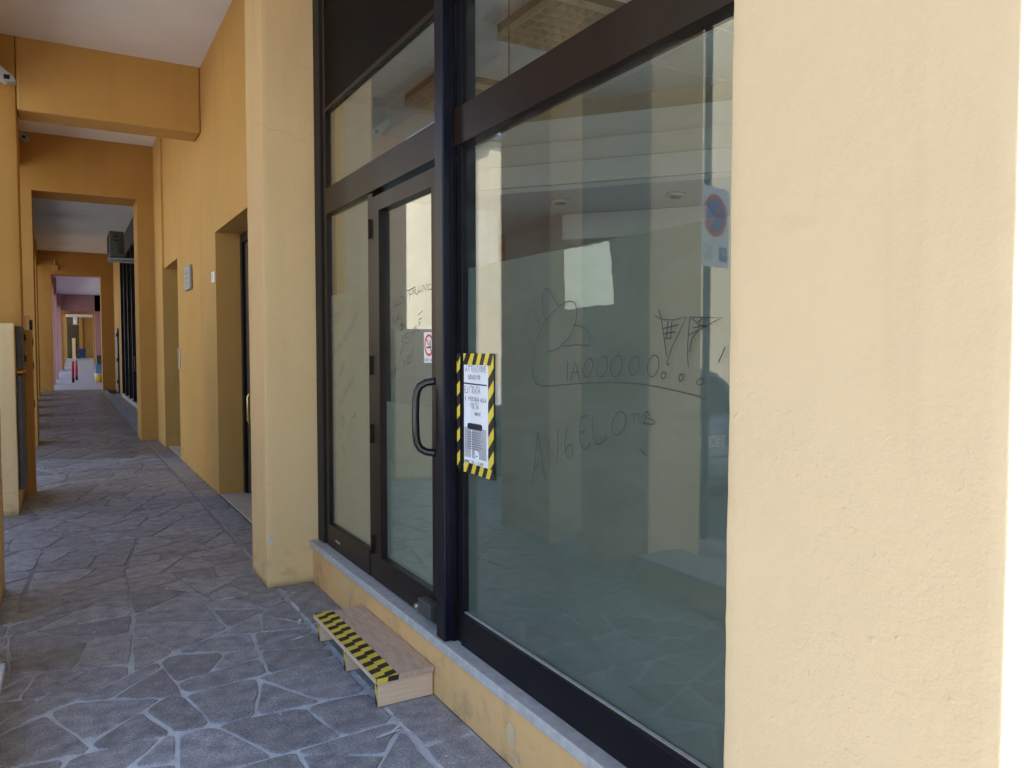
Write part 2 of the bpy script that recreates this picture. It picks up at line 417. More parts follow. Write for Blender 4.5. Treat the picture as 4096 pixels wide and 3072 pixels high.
def ribbon(bm, pts, w):
    """a pen stroke on a flat surface: pts are (u,v) pairs; returns quads in (u,v)"""
    out = []
    n = len(pts)
    if n < 2: return out
    L, Rr = [], []
    for i in range(n):
        a, b = pts[max(i - 1, 0)], pts[min(i + 1, n - 1)]
        dx, dy = b[0] - a[0], b[1] - a[1]; d = math.hypot(dx, dy) or 1e-6
        L.append((pts[i][0] - dy / d * w / 2, pts[i][1] + dx / d * w / 2)); Rr.append((pts[i][0] + dy / d * w / 2, pts[i][1] - dx / d * w / 2))
    return [(L[i], L[i + 1], Rr[i + 1], Rr[i]) for i in range(n - 1)]

def strokes(name, lines, P, w, m, parent, label=None):
    bm = bmesh.new()
    for st in lines:
        for q in ribbon(bm, st, w):
            try: bm.faces.new([bm.verts.new(P(*c)) for c in q])
            except ValueError: pass
    return obj(name, bm, m, parent, label)

FONT = {
 'A': [[(0, 0), (.45, 1), (.95, 0)], [(.18, .4), (.78, .4)]], 'T': [[(0, 1), (1, 1)], [(.5, 1), (.5, 0)]],
 'E': [[(.9, 1), (.1, 1), (.1, 0), (.9, 0)], [(.1, .5), (.75, .52)]], 'N': [[(.05, 0), (.1, 1), (.85, 0), (.9, 1)]],
 'Z': [[(.05, 1), (.9, 1), (.05, 0), (.95, 0)]], 'I': [[(.5, 1), (.5, 0)]], 'O': [[(.5, 1), (.12, .75), (.1, .3), (.45, 0), (.85, .25), (.88, .7), (.5, 1)]],
 'G': [[(.9, .85), (.5, 1), (.1, .6), (.2, .1), (.6, 0), (.9, .2), (.88, .48), (.55, .45)]], 'R': [[(.1, 0), (.1, 1), (.7, .95), (.78, .7), (.1, .5), (.9, 0)]],
 'D': [[(.1, 0), (.1, 1), (.6, .9), (.9, .5), (.6, .08), (.1, 0)]], 'P': [[(.1, 0), (.1, 1), (.75, .92), (.78, .62), (.1, .48)]],
 'S': [[(.85, .85), (.5, 1), (.15, .75), (.8, .35), (.55, 0), (.1, .15)]], 'L': [[(.1, 1), (.1, 0), (.85, .03)]], 'V': [[(0, 1), (.45, 0), (.9, 1)]],
 '1': [[(.3, .75), (.6, 1), (.58, 0)]], 'X': [[(0, 0), (.9, 1)], [(0, 1), (.95, 0)]], '4': [[(.7, 0), (.7, 1), (.05, .35), (.95, .35)]], 'M': [[(0, 0), (.1, 1), (.5, .4), (.9, 1), (1, 0)]], 'C': [[(.9, .85), (.5, 1), (.1, .6), (.2, .1), (.6, 0), (.9, .15)]],
}
def lettering(text, u0, v0, cw, h, du=1, jit=.06, adv=1.25, rise=0.0):
    """hand lettering as strokes: starts at (u0,v0), letters run along du"""
    out = []; u = u0; v = v0
    for ch in text:
        for st in FONT.get(ch, []):
            out.append([(u + du * (x + random.uniform(-jit, jit)) * cw, v + (y + random.uniform(-jit, jit)) * h) for x, y in st])
        u += du * cw * adv; v += rise
    return out

WRITING_WINDOW = [[(2.231,1.492),(2.188,1.499),(2.158,1.508),(2.099,1.54),(2.075,1.566),(2.061,1.587),(2.053,1.614),(2.054,1.63),(2.062,1.647),(2.071,1.654),(2.09,1.659),(2.109,1.659),(2.133,1.654),(2.158,1.645),(2.194,1.629),(2.23,1.609),(2.256,1.585),(2.272,1.565),(2.296,1.537),(2.316,1.508),(2.326,1.476),(2.329,1.444),(2.328,1.42),(2.321,1.403),(2.31,1.389),(2.293,1.381),(2.272,1.375),(2.25,1.374),(2.108,1.387),(1.987,1.396),(1.884,1.401),(1.803,1.403),(1.728,1.402),(1.656,1.397),(1.589,1.39),(1.506,1.38),(1.475,1.371)],[(2.327,1.492),(2.347,1.532),(2.361,1.567),(2.367,1.614),(2.362,1.641),(2.352,1.651),(2.336,1.639),(2.316,1.621),(2.274,1.584)],[(2.245,1.603),(2.257,1.633),(2.262,1.656),(2.261,1.679),(2.256,1.696),(2.249,1.706),(2.241,1.71),(2.227,1.706),(2.214,1.699),(2.189,1.672),(2.166,1.647)],[(2.075,1.578),(2.052,1.579),(2.033,1.576),(2.01,1.568),(1.997,1.559),(1.986,1.549),(1.981,1.538),(1.981,1.53),(1.983,1.523),(1.99,1.516),(2.001,1.514),(2.061,1.517),(2.138,1.512)],[(2.106,1.464),(2.108,1.431),(2.106,1.399)],[(2.086,1.399),(2.074,1.438),(2.065,1.465),(2.049,1.433),(2.037,1.402)],[(2.079,1.425),(2.042,1.429)],[(1.975,1.472),(1.969,1.464),(1.967,1.452),(1.97,1.438),(1.977,1.425),(1.987,1.416),(1.999,1.413),(2.008,1.416),(2.014,1.425),(2.015,1.438),(2.011,1.452),(2.002,1.464),(1.991,1.472),(1.98,1.474),(1.972,1.469)],[(1.901,1.478),(1.893,1.47),(1.89,1.457),(1.893,1.443),(1.901,1.43),(1.913,1.42),(1.926,1.417),(1.937,1.42),(1.944,1.429),(1.946,1.443),(1.942,1.458),(1.932,1.47),(1.92,1.478),(1.907,1.48),(1.896,1.475)],[(1.831,1.481),(1.822,1.473),(1.819,1.46),(1.822,1.446),(1.83,1.432),(1.842,1.423),(1.855,1.419),(1.867,1.423),(1.874,1.432),(1.876,1.446),(1.872,1.46),(1.862,1.473),(1.85,1.481),(1.837,1.483),(1.826,1.478)],[(1.75,1.481),(1.743,1.473),(1.741,1.462),(1.743,1.449),(1.75,1.437),(1.76,1.428),(1.771,1.425),(1.78,1.428),(1.786,1.436),(1.788,1.449),(1.784,1.462),(1.776,1.474),(1.766,1.481),(1.755,1.482),(1.746,1.478)],[(1.665,1.484),(1.657,1.476),(1.655,1.464),(1.657,1.45),(1.664,1.437),(1.675,1.428),(1.686,1.424),(1.696,1.428),(1.703,1.437),(1.704,1.45),(1.701,1.464),(1.692,1.476),(1.681,1.484),(1.67,1.486),(1.661,1.481)],[(1.631,1.439),(1.628,1.436),(1.627,1.433),(1.628,1.429),(1.63,1.425),(1.634,1.422),(1.638,1.421),(1.642,1.422),(1.644,1.424),(1.645,1.428),(1.644,1.433),(1.641,1.436),(1.637,1.439),(1.633,1.439),(1.629,1.438)],[(1.561,1.436),(1.559,1.433),(1.558,1.429),(1.558,1.425),(1.561,1.42),(1.564,1.418),(1.568,1.416),(1.571,1.417),(1.573,1.42),(1.574,1.424),(1.572,1.429),(1.57,1.433),(1.566,1.435),(1.563,1.436),(1.56,1.435)],[(1.487,1.426),(1.482,1.424),(1.48,1.421),(1.48,1.417),(1.483,1.413),(1.489,1.41),(1.495,1.409),(1.501,1.41),(1.505,1.412),(1.506,1.416),(1.505,1.42),(1.501,1.423),(1.496,1.426),(1.49,1.426),(1.484,1.425)],[(1.674,1.596),(1.659,1.589),(1.638,1.583),(1.598,1.581),(1.547,1.588),(1.574,1.546),(1.603,1.506),(1.616,1.479),(1.623,1.462)],[(1.659,1.614),(1.648,1.589),(1.639,1.552),(1.63,1.515),(1.624,1.484)],[(1.618,1.578),(1.627,1.529)],[(1.604,1.578),(1.609,1.529)],[(1.638,1.559),(1.577,1.568)],[(1.634,1.545),(1.591,1.549)],[(1.63,1.531),(1.604,1.533)],[(1.623,1.462),(1.613,1.459)],[(1.532,1.59),(1.537,1.563),(1.539,1.541),(1.541,1.515),(1.542,1.493),(1.54,1.473),(1.538,1.454)],[(1.527,1.586),(1.473,1.584),(1.423,1.581),(1.478,1.56),(1.539,1.539)],[(1.527,1.584),(1.502,1.566),(1.472,1.559)],[(1.491,1.585),(1.505,1.549),(1.527,1.528)],[(1.527,1.528),(1.535,1.493)],[(1.509,1.571),(1.482,1.583)],[(1.521,1.558),(1.475,1.563)],[(1.407,1.508),(1.418,1.487),(1.429,1.469)],[(2.291,1.212),(2.302,1.141),(2.315,1.075),(2.328,1.037),(2.339,1.014)],[(2.286,1.213),(2.277,1.161),(2.262,1.105),(2.247,1.067),(2.234,1.05)],[(2.32,1.079),(2.301,1.088),(2.284,1.099)],[(2.245,1.217),(2.228,1.15),(2.21,1.089)],[(2.241,1.214),(2.202,1.158),(2.166,1.111),(2.164,1.174),(2.166,1.234)],[(2.109,1.247),(2.119,1.212),(2.121,1.184),(2.115,1.16),(2.104,1.146),(2.089,1.143),(2.077,1.159),(2.076,1.181),(2.085,1.194),(2.101,1.185),(2.111,1.171)],[(1.997,1.293),(2.027,1.283),(2.034,1.252),(2.036,1.225),(2.031,1.202),(2.02,1.188),(2.005,1.183),(1.99,1.193),(1.978,1.207)],[(2.031,1.234),(2.008,1.243),(2.013,1.232)],[(1.968,1.289),(1.964,1.248),(1.959,1.217),(1.948,1.207),(1.933,1.207),(1.911,1.219),(1.891,1.235)],[(1.812,1.316),(1.803,1.307),(1.8,1.293),(1.805,1.276),(1.815,1.261),(1.83,1.249),(1.846,1.244),(1.859,1.247),(1.867,1.257),(1.868,1.272),(1.861,1.289),(1.849,1.304),(1.834,1.315),(1.819,1.317),(1.807,1.312)],[(1.779,1.311),(1.743,1.317)],[(1.762,1.313),(1.764,1.3),(1.761,1.287)],[(1.745,1.315),(1.735,1.289),(1.718,1.321)],[(1.711,1.324),(1.713,1.304),(1.718,1.288)],[(1.712,1.323),(1.698,1.325),(1.693,1.318),(1.711,1.306),(1.683,1.304),(1.668,1.297),(1.683,1.29),(1.723,1.29)],[(1.737,1.218),(1.718,1.206),(1.704,1.199)]]
WRITING_DOOR = [[(3.678,1.71),(3.682,1.701)],[(3.653,1.736),(3.642,1.705)],[(3.632,1.708),(3.596,1.75),(3.573,1.715)],[(3.626,1.718),(3.577,1.726)],[(3.528,1.759),(3.523,1.754),(3.522,1.747),(3.526,1.739),(3.534,1.732),(3.544,1.727),(3.554,1.726),(3.562,1.729),(3.566,1.734),(3.566,1.742),(3.561,1.749),(3.552,1.756),(3.542,1.76),(3.532,1.76),(3.525,1.757)],[(3.442,1.743),(3.453,1.785)],[(3.479,1.782),(3.39,1.792)],[(3.449,1.762),(3.412,1.765)],[(3.405,1.757),(3.4,1.796),(3.371,1.795),(3.374,1.78),(3.397,1.777),(3.352,1.757)],[(3.352,1.755),(3.32,1.798),(3.309,1.765)],[(3.343,1.767),(3.309,1.773)],[(3.291,1.766),(3.287,1.799),(3.246,1.769),(3.243,1.803)],[(3.196,1.795),(3.223,1.794),(3.232,1.781),(3.219,1.77),(3.19,1.774)],[(3.15,1.806),(3.146,1.802),(3.145,1.795),(3.149,1.788),(3.155,1.782),(3.163,1.778),(3.172,1.777),(3.178,1.779),(3.182,1.784),(3.182,1.791),(3.177,1.798),(3.17,1.804),(3.162,1.807),(3.154,1.808),(3.148,1.805)],[(3.671,1.628),(3.679,1.637)],[(3.658,1.634),(3.659,1.664),(3.633,1.661),(3.656,1.649),(3.622,1.637)],[(3.617,1.638),(3.597,1.673),(3.582,1.646)],[(3.611,1.65),(3.585,1.655)],[(3.579,1.652),(3.578,1.689)],[(3.542,1.662),(3.539,1.598),(3.564,1.595)],[(3.566,1.625),(3.52,1.618)],[(3.559,1.613),(3.523,1.633)],[(3.551,1.598),(3.528,1.609)],[(3.49,1.579),(3.528,1.563),(3.544,1.545),(3.513,1.536),(3.529,1.516),(3.569,1.474)],[(3.459,1.585),(3.487,1.579),(3.498,1.53),(3.46,1.538)],[(3.493,1.556),(3.467,1.562)],[(3.453,1.544),(3.447,1.584),(3.43,1.561),(3.412,1.595),(3.406,1.564)],[(3.398,1.566),(3.397,1.606),(3.371,1.603),(3.393,1.586)],[(3.371,1.58),(3.374,1.614),(3.345,1.615),(3.368,1.599),(3.328,1.585)],[(3.292,1.68),(3.344,1.661)],[(3.3,1.648),(3.339,1.638),(3.328,1.61),(3.317,1.632)],[(3.336,1.626),(3.317,1.628)],[(3.631,1.403),(3.628,1.398),(3.631,1.389),(3.638,1.38),(3.649,1.371),(3.661,1.365),(3.672,1.362),(3.679,1.364),(3.681,1.37),(3.677,1.379),(3.668,1.389),(3.657,1.397),(3.645,1.403),(3.635,1.404),(3.629,1.401)],[(3.635,1.384),(3.641,1.423),(3.599,1.4),(3.595,1.443)],[(3.516,1.404),(3.526,1.454),(3.469,1.426),(3.473,1.472)],[(3.436,1.47),(3.432,1.466),(3.432,1.458),(3.437,1.45),(3.444,1.442),(3.453,1.437),(3.461,1.435),(3.467,1.437),(3.47,1.442),(3.469,1.45),(3.464,1.459),(3.456,1.466),(3.447,1.471),(3.439,1.472),(3.434,1.469)],[(3.408,1.467),(3.412,1.51)],[(3.411,1.535),(3.41,1.529)]]
WRITING_SIDE = [[(4.608,1.713),(4.67,1.697),(4.695,1.676),(4.641,1.663),(4.672,1.638),(4.722,1.617)],[(4.56,1.726),(4.601,1.72),(4.598,1.665),(4.549,1.678)],[(4.597,1.694),(4.561,1.7)],[(4.537,1.685),(4.536,1.735),(4.513,1.709),(4.487,1.747),(4.483,1.701)],[(4.454,1.764),(4.464,1.725)],[(4.426,1.787),(4.436,1.759)],[(4.648,1.468),(4.683,1.46),(4.679,1.431),(4.692,1.416)],[(4.628,1.472),(4.627,1.509),(4.603,1.49),(4.578,1.523),(4.575,1.485)],[(4.56,1.49),(4.563,1.538),(4.526,1.537),(4.555,1.516)],[(4.52,1.501),(4.525,1.552),(4.488,1.555),(4.517,1.53),(4.471,1.516)],[(4.409,1.593),(4.459,1.583),(4.454,1.547),(4.406,1.565)],[(4.458,1.565),(4.419,1.572)],[(4.36,1.62),(4.409,1.61),(4.403,1.575),(4.356,1.592)],[(4.407,1.593),(4.369,1.599)],[(4.302,1.649),(4.35,1.64),(4.345,1.606),(4.299,1.622)],[(4.349,1.623),(4.312,1.629)],[(4.259,1.679),(4.306,1.67),(4.301,1.636),(4.255,1.651)],[(4.304,1.653),(4.268,1.659)],[(4.216,1.711),(4.262,1.703),(4.257,1.669),(4.213,1.684)],[(4.261,1.686),(4.225,1.691)],[(4.667,1.416),(4.704,1.408),(4.701,1.375),(4.668,1.387)],[(4.609,1.314),(4.639,1.306),(4.63,1.269),(4.586,1.286)],[(4.629,1.288),(4.598,1.294)],[(4.531,1.364),(4.572,1.348),(4.566,1.327),(4.525,1.343)],[(4.493,1.39),(4.488,1.385),(4.489,1.377),(4.494,1.369),(4.503,1.361),(4.515,1.355),(4.525,1.353),(4.533,1.355),(4.537,1.36),(4.535,1.368),(4.529,1.377),(4.519,1.385),(4.507,1.389),(4.497,1.391),(4.49,1.388)],[(4.489,1.369),(4.492,1.412),(4.461,1.387),(4.46,1.434)],[(4.543,1.153),(4.546,1.197),(4.5,1.174),(4.498,1.225)],[(4.472,1.194),(4.475,1.233)],[(4.414,1.262),(4.41,1.257),(4.41,1.249),(4.416,1.239),(4.426,1.23),(4.437,1.224),(4.447,1.221),(4.455,1.223),(4.458,1.229),(4.456,1.238),(4.449,1.247),(4.439,1.256),(4.428,1.261),(4.418,1.263),(4.411,1.26)],[(4.397,1.255),(4.4,1.3),(4.361,1.274)],[(4.352,1.281),(4.355,1.316)],[(4.339,1.285),(4.34,1.324),(4.308,1.3),(4.307,1.339)],[(4.295,1.304),(4.294,1.344),(4.269,1.319),(4.264,1.361)],[(4.178,1.211),(4.167,1.221)],[(4.136,1.25),(4.122,1.257)],[(4.497,1.116),(4.534,1.063),(4.518,1.053)],[(4.486,1.11),(4.464,1.061)],[(4.242,1.152),(4.253,1.12),(4.292,1.117)],[(4.533,1.072),(4.46,1.114),(4.441,1.071),(4.52,1.042)],[(4.573,0.95),(4.55,1.007),(4.513,0.965),(4.491,1.031)],[(4.363,1.051),(4.406,1.02),(4.387,0.982),(4.364,1.011)],[(4.301,1.117),(4.334,1.097),(4.322,1.068),(4.294,1.083)],[(4.252,1.155),(4.266,1.12),(4.301,1.115)],[(4.495,0.904),(4.508,0.939),(4.447,0.864),(4.428,0.938)],[(4.416,0.971),(4.4,0.941),(4.38,0.957)]]

# ================================================================== SETTING
g = box('ground', -400, 600, -400, 600, -.6, -.135, 'plaza'); tag(g, kind='structure')
g = box('road', -5.6, -1.6, -60, 160, -.134, -.125, 'asphalt'); tag(g, kind='structure')
g = box('kerb', -1.6, -1.42, .2, 120, -.2, -.004, 'kerb', bev=.012); tag(g, kind='structure')
# arcade pavement: mortar bed, crazy paving of single stones on it
pave = thing('pavement', None, None, (0, 0, 0)); tag(pave, kind='structure')
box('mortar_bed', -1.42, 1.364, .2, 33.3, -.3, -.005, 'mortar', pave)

def rise(y): return 0 if y < 45 else (y - 45) * .6 / 55
bm = bmesh.new()
ys = [33.3, 45, 60, 75, 90, 102]
A = [(bm.verts.new((-1.42, y, rise(y))), bm.verts.new((3.4, y, rise(y))), bm.verts.new((-1.42, y, rise(y) - .35)), bm.verts.new((3.4, y, rise(y) - .35))) for y in ys]
for a, b in zip(A, A[1:]):
    bm.faces.new((a[0], a[1], b[1], b[0])); bm.faces.new((a[2], a[0], b[0], b[2])); bm.faces.new((a[1], a[3], b[3], b[1]))
bm.faces.new((A[0][0], A[0][2], A[0][3], A[0][1]))
bmesh.ops.recalc_face_normals(bm, faces=bm.faces)
tag(obj('far_pavement', bm, 'far_paving_bright'), kind='structure')

# --- crazy paving cells (weighted Voronoi, cut by half planes)
XL, XR, Y0, Y1 = -1.40, 1.125, 1.0, 33.2
rs = random.Random(21)
def parea(p): return abs(sum(p[i][0] * p[(i + 1) % len(p)][1] - p[(i + 1) % len(p)][0] * p[i][1] for i in range(len(p)))) / 2
def shatter(poly, out, depth=0):
    """break the paved strip along random lines until the pieces are slab-sized"""
    A = parea(poly)
    if A < rs.uniform(.055, .165) or depth > 16: out.append(poly); return
    n = len(poly); cx, cy = sum(p[0] for p in poly) / n, sum(p[1] for p in poly) / n
    sxx = sum((p[0] - cx) ** 2 for p in poly); syy = sum((p[1] - cy) ** 2 for p in poly); sxy = sum((p[0] - cx) * (p[1] - cy) for p in poly)
    ang = .5 * math.atan2(2 * sxy, sxx - syy) + rs.uniform(-.75, .75)
    a, b = math.cos(ang), math.sin(ang); ext = math.sqrt((sxx + syy) / n)
    c = a * cx + b * cy + rs.uniform(-.28, .28) * ext
    p, q = clip(poly, a, b, c), clip(poly, -a, -b, -c)
    if len(p) < 3 or len(q) < 3 or min(parea(p), parea(q)) < .008: out.append(poly); return
    shatter(p, out, depth + 1); shatter(q, out, depth + 1)
raw = []
yy0 = Y0 - .2
while yy0 < Y1 - .1:
    yy1 = min(Y1, yy0 + 2.0)
    raw.append([(XL, yy0), (XR, yy0), (XR, yy1), (XL, yy1)]); yy0 = yy1
# slant the seams between the big fields so no straight line crosses the walkway
seam = [rs.uniform(-.25, .25) for _ in range(len(raw) + 1)]
for i, q in enumerate(raw):
    raw[i] = [(q[0][0], q[0][1] - (seam[i] if i else 0)), (q[1][0], q[1][1] + (seam[i] if i else 0)), (q[2][0], q[2][1] + (seam[i + 1] if i < len(raw) - 1 else 0)), (q[3][0], q[3][1] - (seam[i + 1] if i < len(raw) - 1 else 0))]
pieces = []
for q in raw: shatter(q, pieces)
cells = []
for poly in pieces:
    ar = sum(poly[i][0] * poly[(i + 1) % len(poly)][1] - poly[(i + 1) % len(poly)][0] * poly[i][1] for i in range(len(poly)))
    if ar < 0: poly = poly[::-1]
    src = poly
    for i in range(len(src)):
        p, q = src[i], src[(i + 1) % len(src)]
        dx, dy = q[0] - p[0], q[1] - p[1]; d = math.hypot(dx, dy)
        if d < 1e-4: continue
        nx, ny = dy / d, -dx / d            # outward
        tw = rs.uniform(-.03, .03)           # joints of uneven width
        nx, ny = nx * math.cos(tw) - ny * math.sin(tw), nx * math.sin(tw) + ny * math.cos(tw)
        mx_, my_ = (p[0] + q[0]) / 2, (p[1] + q[1]) / 2
        poly = clip(poly, nx, ny, nx * mx_ + ny * my_ - rs.uniform(.0035, .0115))
        if len(poly) < 3: break
    if len(poly) < 3 or parea(poly) < .003: continue
    cut = []
    for i in range(len(poly)):
        a_, b_, c_ = poly[i - 1], poly[i], poly[(i + 1) % len(poly)]
        la, lc = math.hypot(a_[0] - b_[0], a_[1] - b_[1]), math.hypot(c_[0] - b_[0], c_[1] - b_[1])
        if la < .03 or lc < .03: cut.append(b_); continue
        k1, k2 = min(rs.uniform(.004, .034), la * .33), min(rs.uniform(.004, .034), lc * .33)
        cut.append((b_[0] + (a_[0] - b_[0]) * k1 / la, b_[1] + (a_[1] - b_[1]) * k1 / la)); cut.append((b_[0] + (c_[0] - b_[0]) * k2 / lc, b_[1] + (c_[1] - b_[1]) * k2 / lc))
    poly = cut
    cells.append((sum(p[1] for p in poly) / len(poly), poly))
# a border course of larger slabs along the shop wall
yb = Y0
while yb < 14:
    ln = rs.uniform(.38, .75); sk = rs.uniform(-.05, .05)
    cells.append((yb + ln / 2, [(1.148, yb + .008), (1.355, yb + .008 + sk * .4), (1.355, yb + ln - .008), (1.148, yb + ln - .008 + sk * .2)]))
    yb += ln

def stone_bm(bm, poly, rs):
    ar = sum(poly[i][0] * poly[(i + 1) % len(poly)][1] - poly[(i + 1) % len(poly)][0] * poly[i][1] for i in range(len(poly)))
    if ar < 0: poly = poly[::-1]
    pts = []
    for i in range(len(poly)):
        p, q = poly[i], poly[(i + 1) % len(poly)]
        L = math.hypot(q[0] - p[0], q[1] - p[1])
        if L < .012: continue
        k = 1 if L < .09 else (2 if L < .2 else 3)
        for s in range(k):
            t = s / k
            if k == 1 or s > 0 or True:
                j = .009 if s else .005
                pts.append((p[0] + (q[0] - p[0]) * t + rs.uniform(-j, j), p[1] + (q[1] - p[1]) * t + rs.uniform(-j, j)))
    # round the corners
    r2 = []
    n = len(pts)
    for i in range(n):
        a, b, c = pts[i - 1], pts[i], pts[(i + 1) % n]
        w = .07
        r2.append((b[0] * (1 - 2 * w) + (a[0] + c[0]) * w, b[1] * (1 - 2 * w) + (a[1] + c[1]) * w))
    pts = r2
    cx, cy = sum(p[0] for p in pts) / n, sum(p[1] for p in pts) / n
    zt = rs.uniform(-.0012, .0016); tx, ty = rs.uniform(-.003, .003), rs.uniform(-.003, .003)
    z = lambda p: zt + (p[0] - cx) * tx + (p[1] - cy) * ty
    def ins(p, d):
        L = math.hypot(p[0] - cx, p[1] - cy) or 1
        return (cx + (p[0] - cx) * max(.3, 1 - d / L), cy + (p[1] - cy) * max(.3, 1 - d / L))
    lo = [bm.verts.new((p[0], p[1], -.0065)) for p in pts]
    mid = [bm.verts.new((p[0], p[1], z(p) - .0016)) for p in pts]
    top = []
    for p in pts:
        q = ins(p, .005); top.append(bm.verts.new((q[0], q[1], z(q))))
    for i in range(n):
        j = (i + 1) % n
        bm.faces.new((lo[i], lo[j], mid[j], mid[i])); f = bm.faces.new((mid[i], mid[j], top[j], top[i])); f.smooth = True
    bm.faces.new(top)

vis = sorted([c for c in cells if max(p[0] for p in c[1]) > -.62 and c[0] > 1.9], key=lambda c: c[0])
near = vis[:300]; nid = set(map(id, near))
for c in near:
    bm = bmesh.new(); stone_bm(bm, c[1], rs); obj('stone', bm, 'stone', pave)
bm = bmesh.new()
for c in cells:
    if id(c) not in nid: stone_bm(bm, c[1], rs)
o = obj('stones', bm, 'stone_worn_dim', pave); o['kind'] = 'stuff'
# white mortar smears along the border joint
bm = bmesh.new()
for k in range(16):
    yy = rs.uniform(2.2, 4.8); L = rs.uniform(.03, .16); n = 9
    pts = [(1.137 + math.cos(a) * rs.uniform(.004, .011) + rs.uniform(-.002, .002), yy + math.sin(a) * L / 2, .0018 + k * .00012) for a in [2 * math.pi * i / n for i in range(n)]]
    bm.faces.new([bm.verts.new(p) for p in pts])
for kk, (sx, sy, L, ang) in enumerate(((1.11, 2.83, .10, .9), (1.06, 2.80, .12, 1.4), (1.09, 4.22, .10, .3), (1.02, 3.98, .08, 1.2))):
    n = 10
    pts = []
    for i in range(n):
        a = 2 * math.pi * i / n; u, v = math.cos(a) * L / 2 * rs.uniform(.7, 1.2), math.sin(a) * .008 * rs.uniform(.6, 1.4)
        pts.append((sx + u * math.sin(ang) - v * math.cos(ang), sy + u * math.cos(ang) + v * math.sin(ang), .0045 + kk * .0003))
    bm.faces.new([bm.verts.new(p) for p in pts])
bmesh.ops.recalc_face_normals(bm, faces=bm.faces)
for f in bm.faces:
    if f.normal.z < 0: f.normal_flip()
o = obj('mortar_smear', bm, 'mortar_white', pave); o['kind'] = 'stuff'

gr = random.Random(31)
bm = bmesh.new()
for k in range(70):
    gx, gy = gr.uniform(-.5, 1.3), gr.uniform(2.2, 9.5); r = gr.uniform(.003, .010) * (1 if gy < 5 else 1.5); n = 7
    bm.faces.new([bm.verts.new((gx + math.cos(2 * math.pi * i / n) * r * gr.uniform(.6, 1.2), gy + math.sin(2 * math.pi * i / n) * r * gr.uniform(.6, 1.2), .0040)) for i in range(n)])
o = obj('litter_specks', bm, 'mortar_white', pave); o['kind'] = 'stuff'

# ================================================================== ARCADE BUILDING
B = thing('arcade_building', 'cream and ochre plastered arcade building with shopfront and square piers', 'building', (1.4, 5, 0))
# piers
rough_box('corner_pier', 1.076, 1.52, .55, 1.05, 0, 4.6, 'pale', B, .03, .0013, 'pale cream plastered corner pier filling the right side', bev=.0035)
rough_box('pier', 1.076, 1.60, 4.93, 5.38, 0, 4.6, 'cream', B, .045, .0016, 'cream pier at the far end of the shopfront')
rough_box('street_pier', -.78, -.34, 3.8, 4.55, 0, 4.6, 'cream', B, .08, .0016)
rough_box('street_pier', -.78, -.352, 4.98, 5.75, 0, 4.6, 'cream', B, .08, .0016)
rough_box('street_pier', -.92, -.36, 9.2, 9.65, 0, 4.7, 'ochre', B, .08, .0016)
for yy in (17.6, 20.7, 23.8, 26.9, 30.0):
    box('street_pier', -1.30, -.72, yy - .6, yy + .6, 0, 5.1, 'ochre', B, .008)
# low parapet with stone top between camera and street
box('parapet', -.57, -.27, 1.9, 3.78, 0, .17, 'cream', B, .006); box('parapet_coping', -.60, -.24, 1.88, 3.797, .172, .20, 'marble', B, .004)
# long walls with door openings
boxes('wall', [(1.36, 1.95, 5.38, 6.65, 0, 4.85), (1.36, 1.95, 6.65, 8.40, 2.70, 4.85), (1.36, 1.95, 8.40, 11.45, 0, 4.85),
      (1.36, 1.95, 11.45, 13.0, 2.75, 4.85), (1.33, 1.95, 13.0, 14.1, 0, 4.85)], 'ochre_lit', B, 0, 'ochre wall with two recessed doorways')
box('wall_above_shopfront', 1.352, 1.60, 1.05, 4.93, 3.80, 4.62, 'ochre_lit', B)
box('street_beam', -.92, -.60, .4, 9.2, 4.15, 4.62, 'ochre', B)
box('street_beam', -.92, -.55, 9.65, 14.1, 4.3, 4.85, 'ochre', B)
box('street_beam', -1.30, -.80, 14.85, 32.5, 4.5, 5.1, 'ochre', B)
box('unseen_end_beam', -.92, 1.52, .4, .548, 3.2, 4.62, 'cream', B)  # unseen beam, hung low to cut light from the open end
box('cross_beam', -.355, 1.3585, 9.2, 9.62, 3.885, 4.78, 'ochre_lit', B, .02, 'deep ochre cross beam under the ceiling')
boxes('portal', [(-1.30, -.383, 14.1, 14.85, 0, 5.1), (1.08, 1.95, 14.1, 14.85, 0, 5.1), (-.383, 1.08, 14.1, 14.85, 3.96, 5.1)], 'ochre', B, 0, 'ochre portal frame across the arcade')
boxes('portal', [(-1.30, -.346, 32.5, 33.25, 0, 5.3), (1.226, 2.1, 32.5, 33.25, 0, 5.3), (-.346, 1.226, 32.5, 33.25, 4.23, 5.3)], 'ochre', B, 0, 'farther ochre portal frame')
box('ceiling', -.92, 1.60, .4, 9.2, 4.6, 4.9, 'ceiling', B); box('ceiling', -.92, 1.60, 9.65, 14.1, 4.84, 4.98, 'ceiling', B); box('ceiling', -1.30, 1.95, 14.85, 32.5, 5.06, 5.3, 'ceiling', B)
boxes('far_wall', [(1.70, 2.1, 14.85, 15.6, 0, 5.1), (1.64, 2.1, 27.9, 32.5, 0, 5.1), (1.70, 2.1, 15.6, 27.9, 4.95, 5.1)], 'ochre_lit', B)
# bare patch where plaster fell off the far wall
bm = bmesh.new()
pr = random.Random(3)
bm.faces.new([bm.verts.new((1.636, 28.25 + math.cos(a) * .42 * pr.uniform(.7, 1.1), 1.6 + math.sin(a) * .27 * pr.uniform(.7, 1.2))) for a in [2 * math.pi * i / 14 for i in range(14)]])
obj('bare_patch', bm, 'kerb', B)
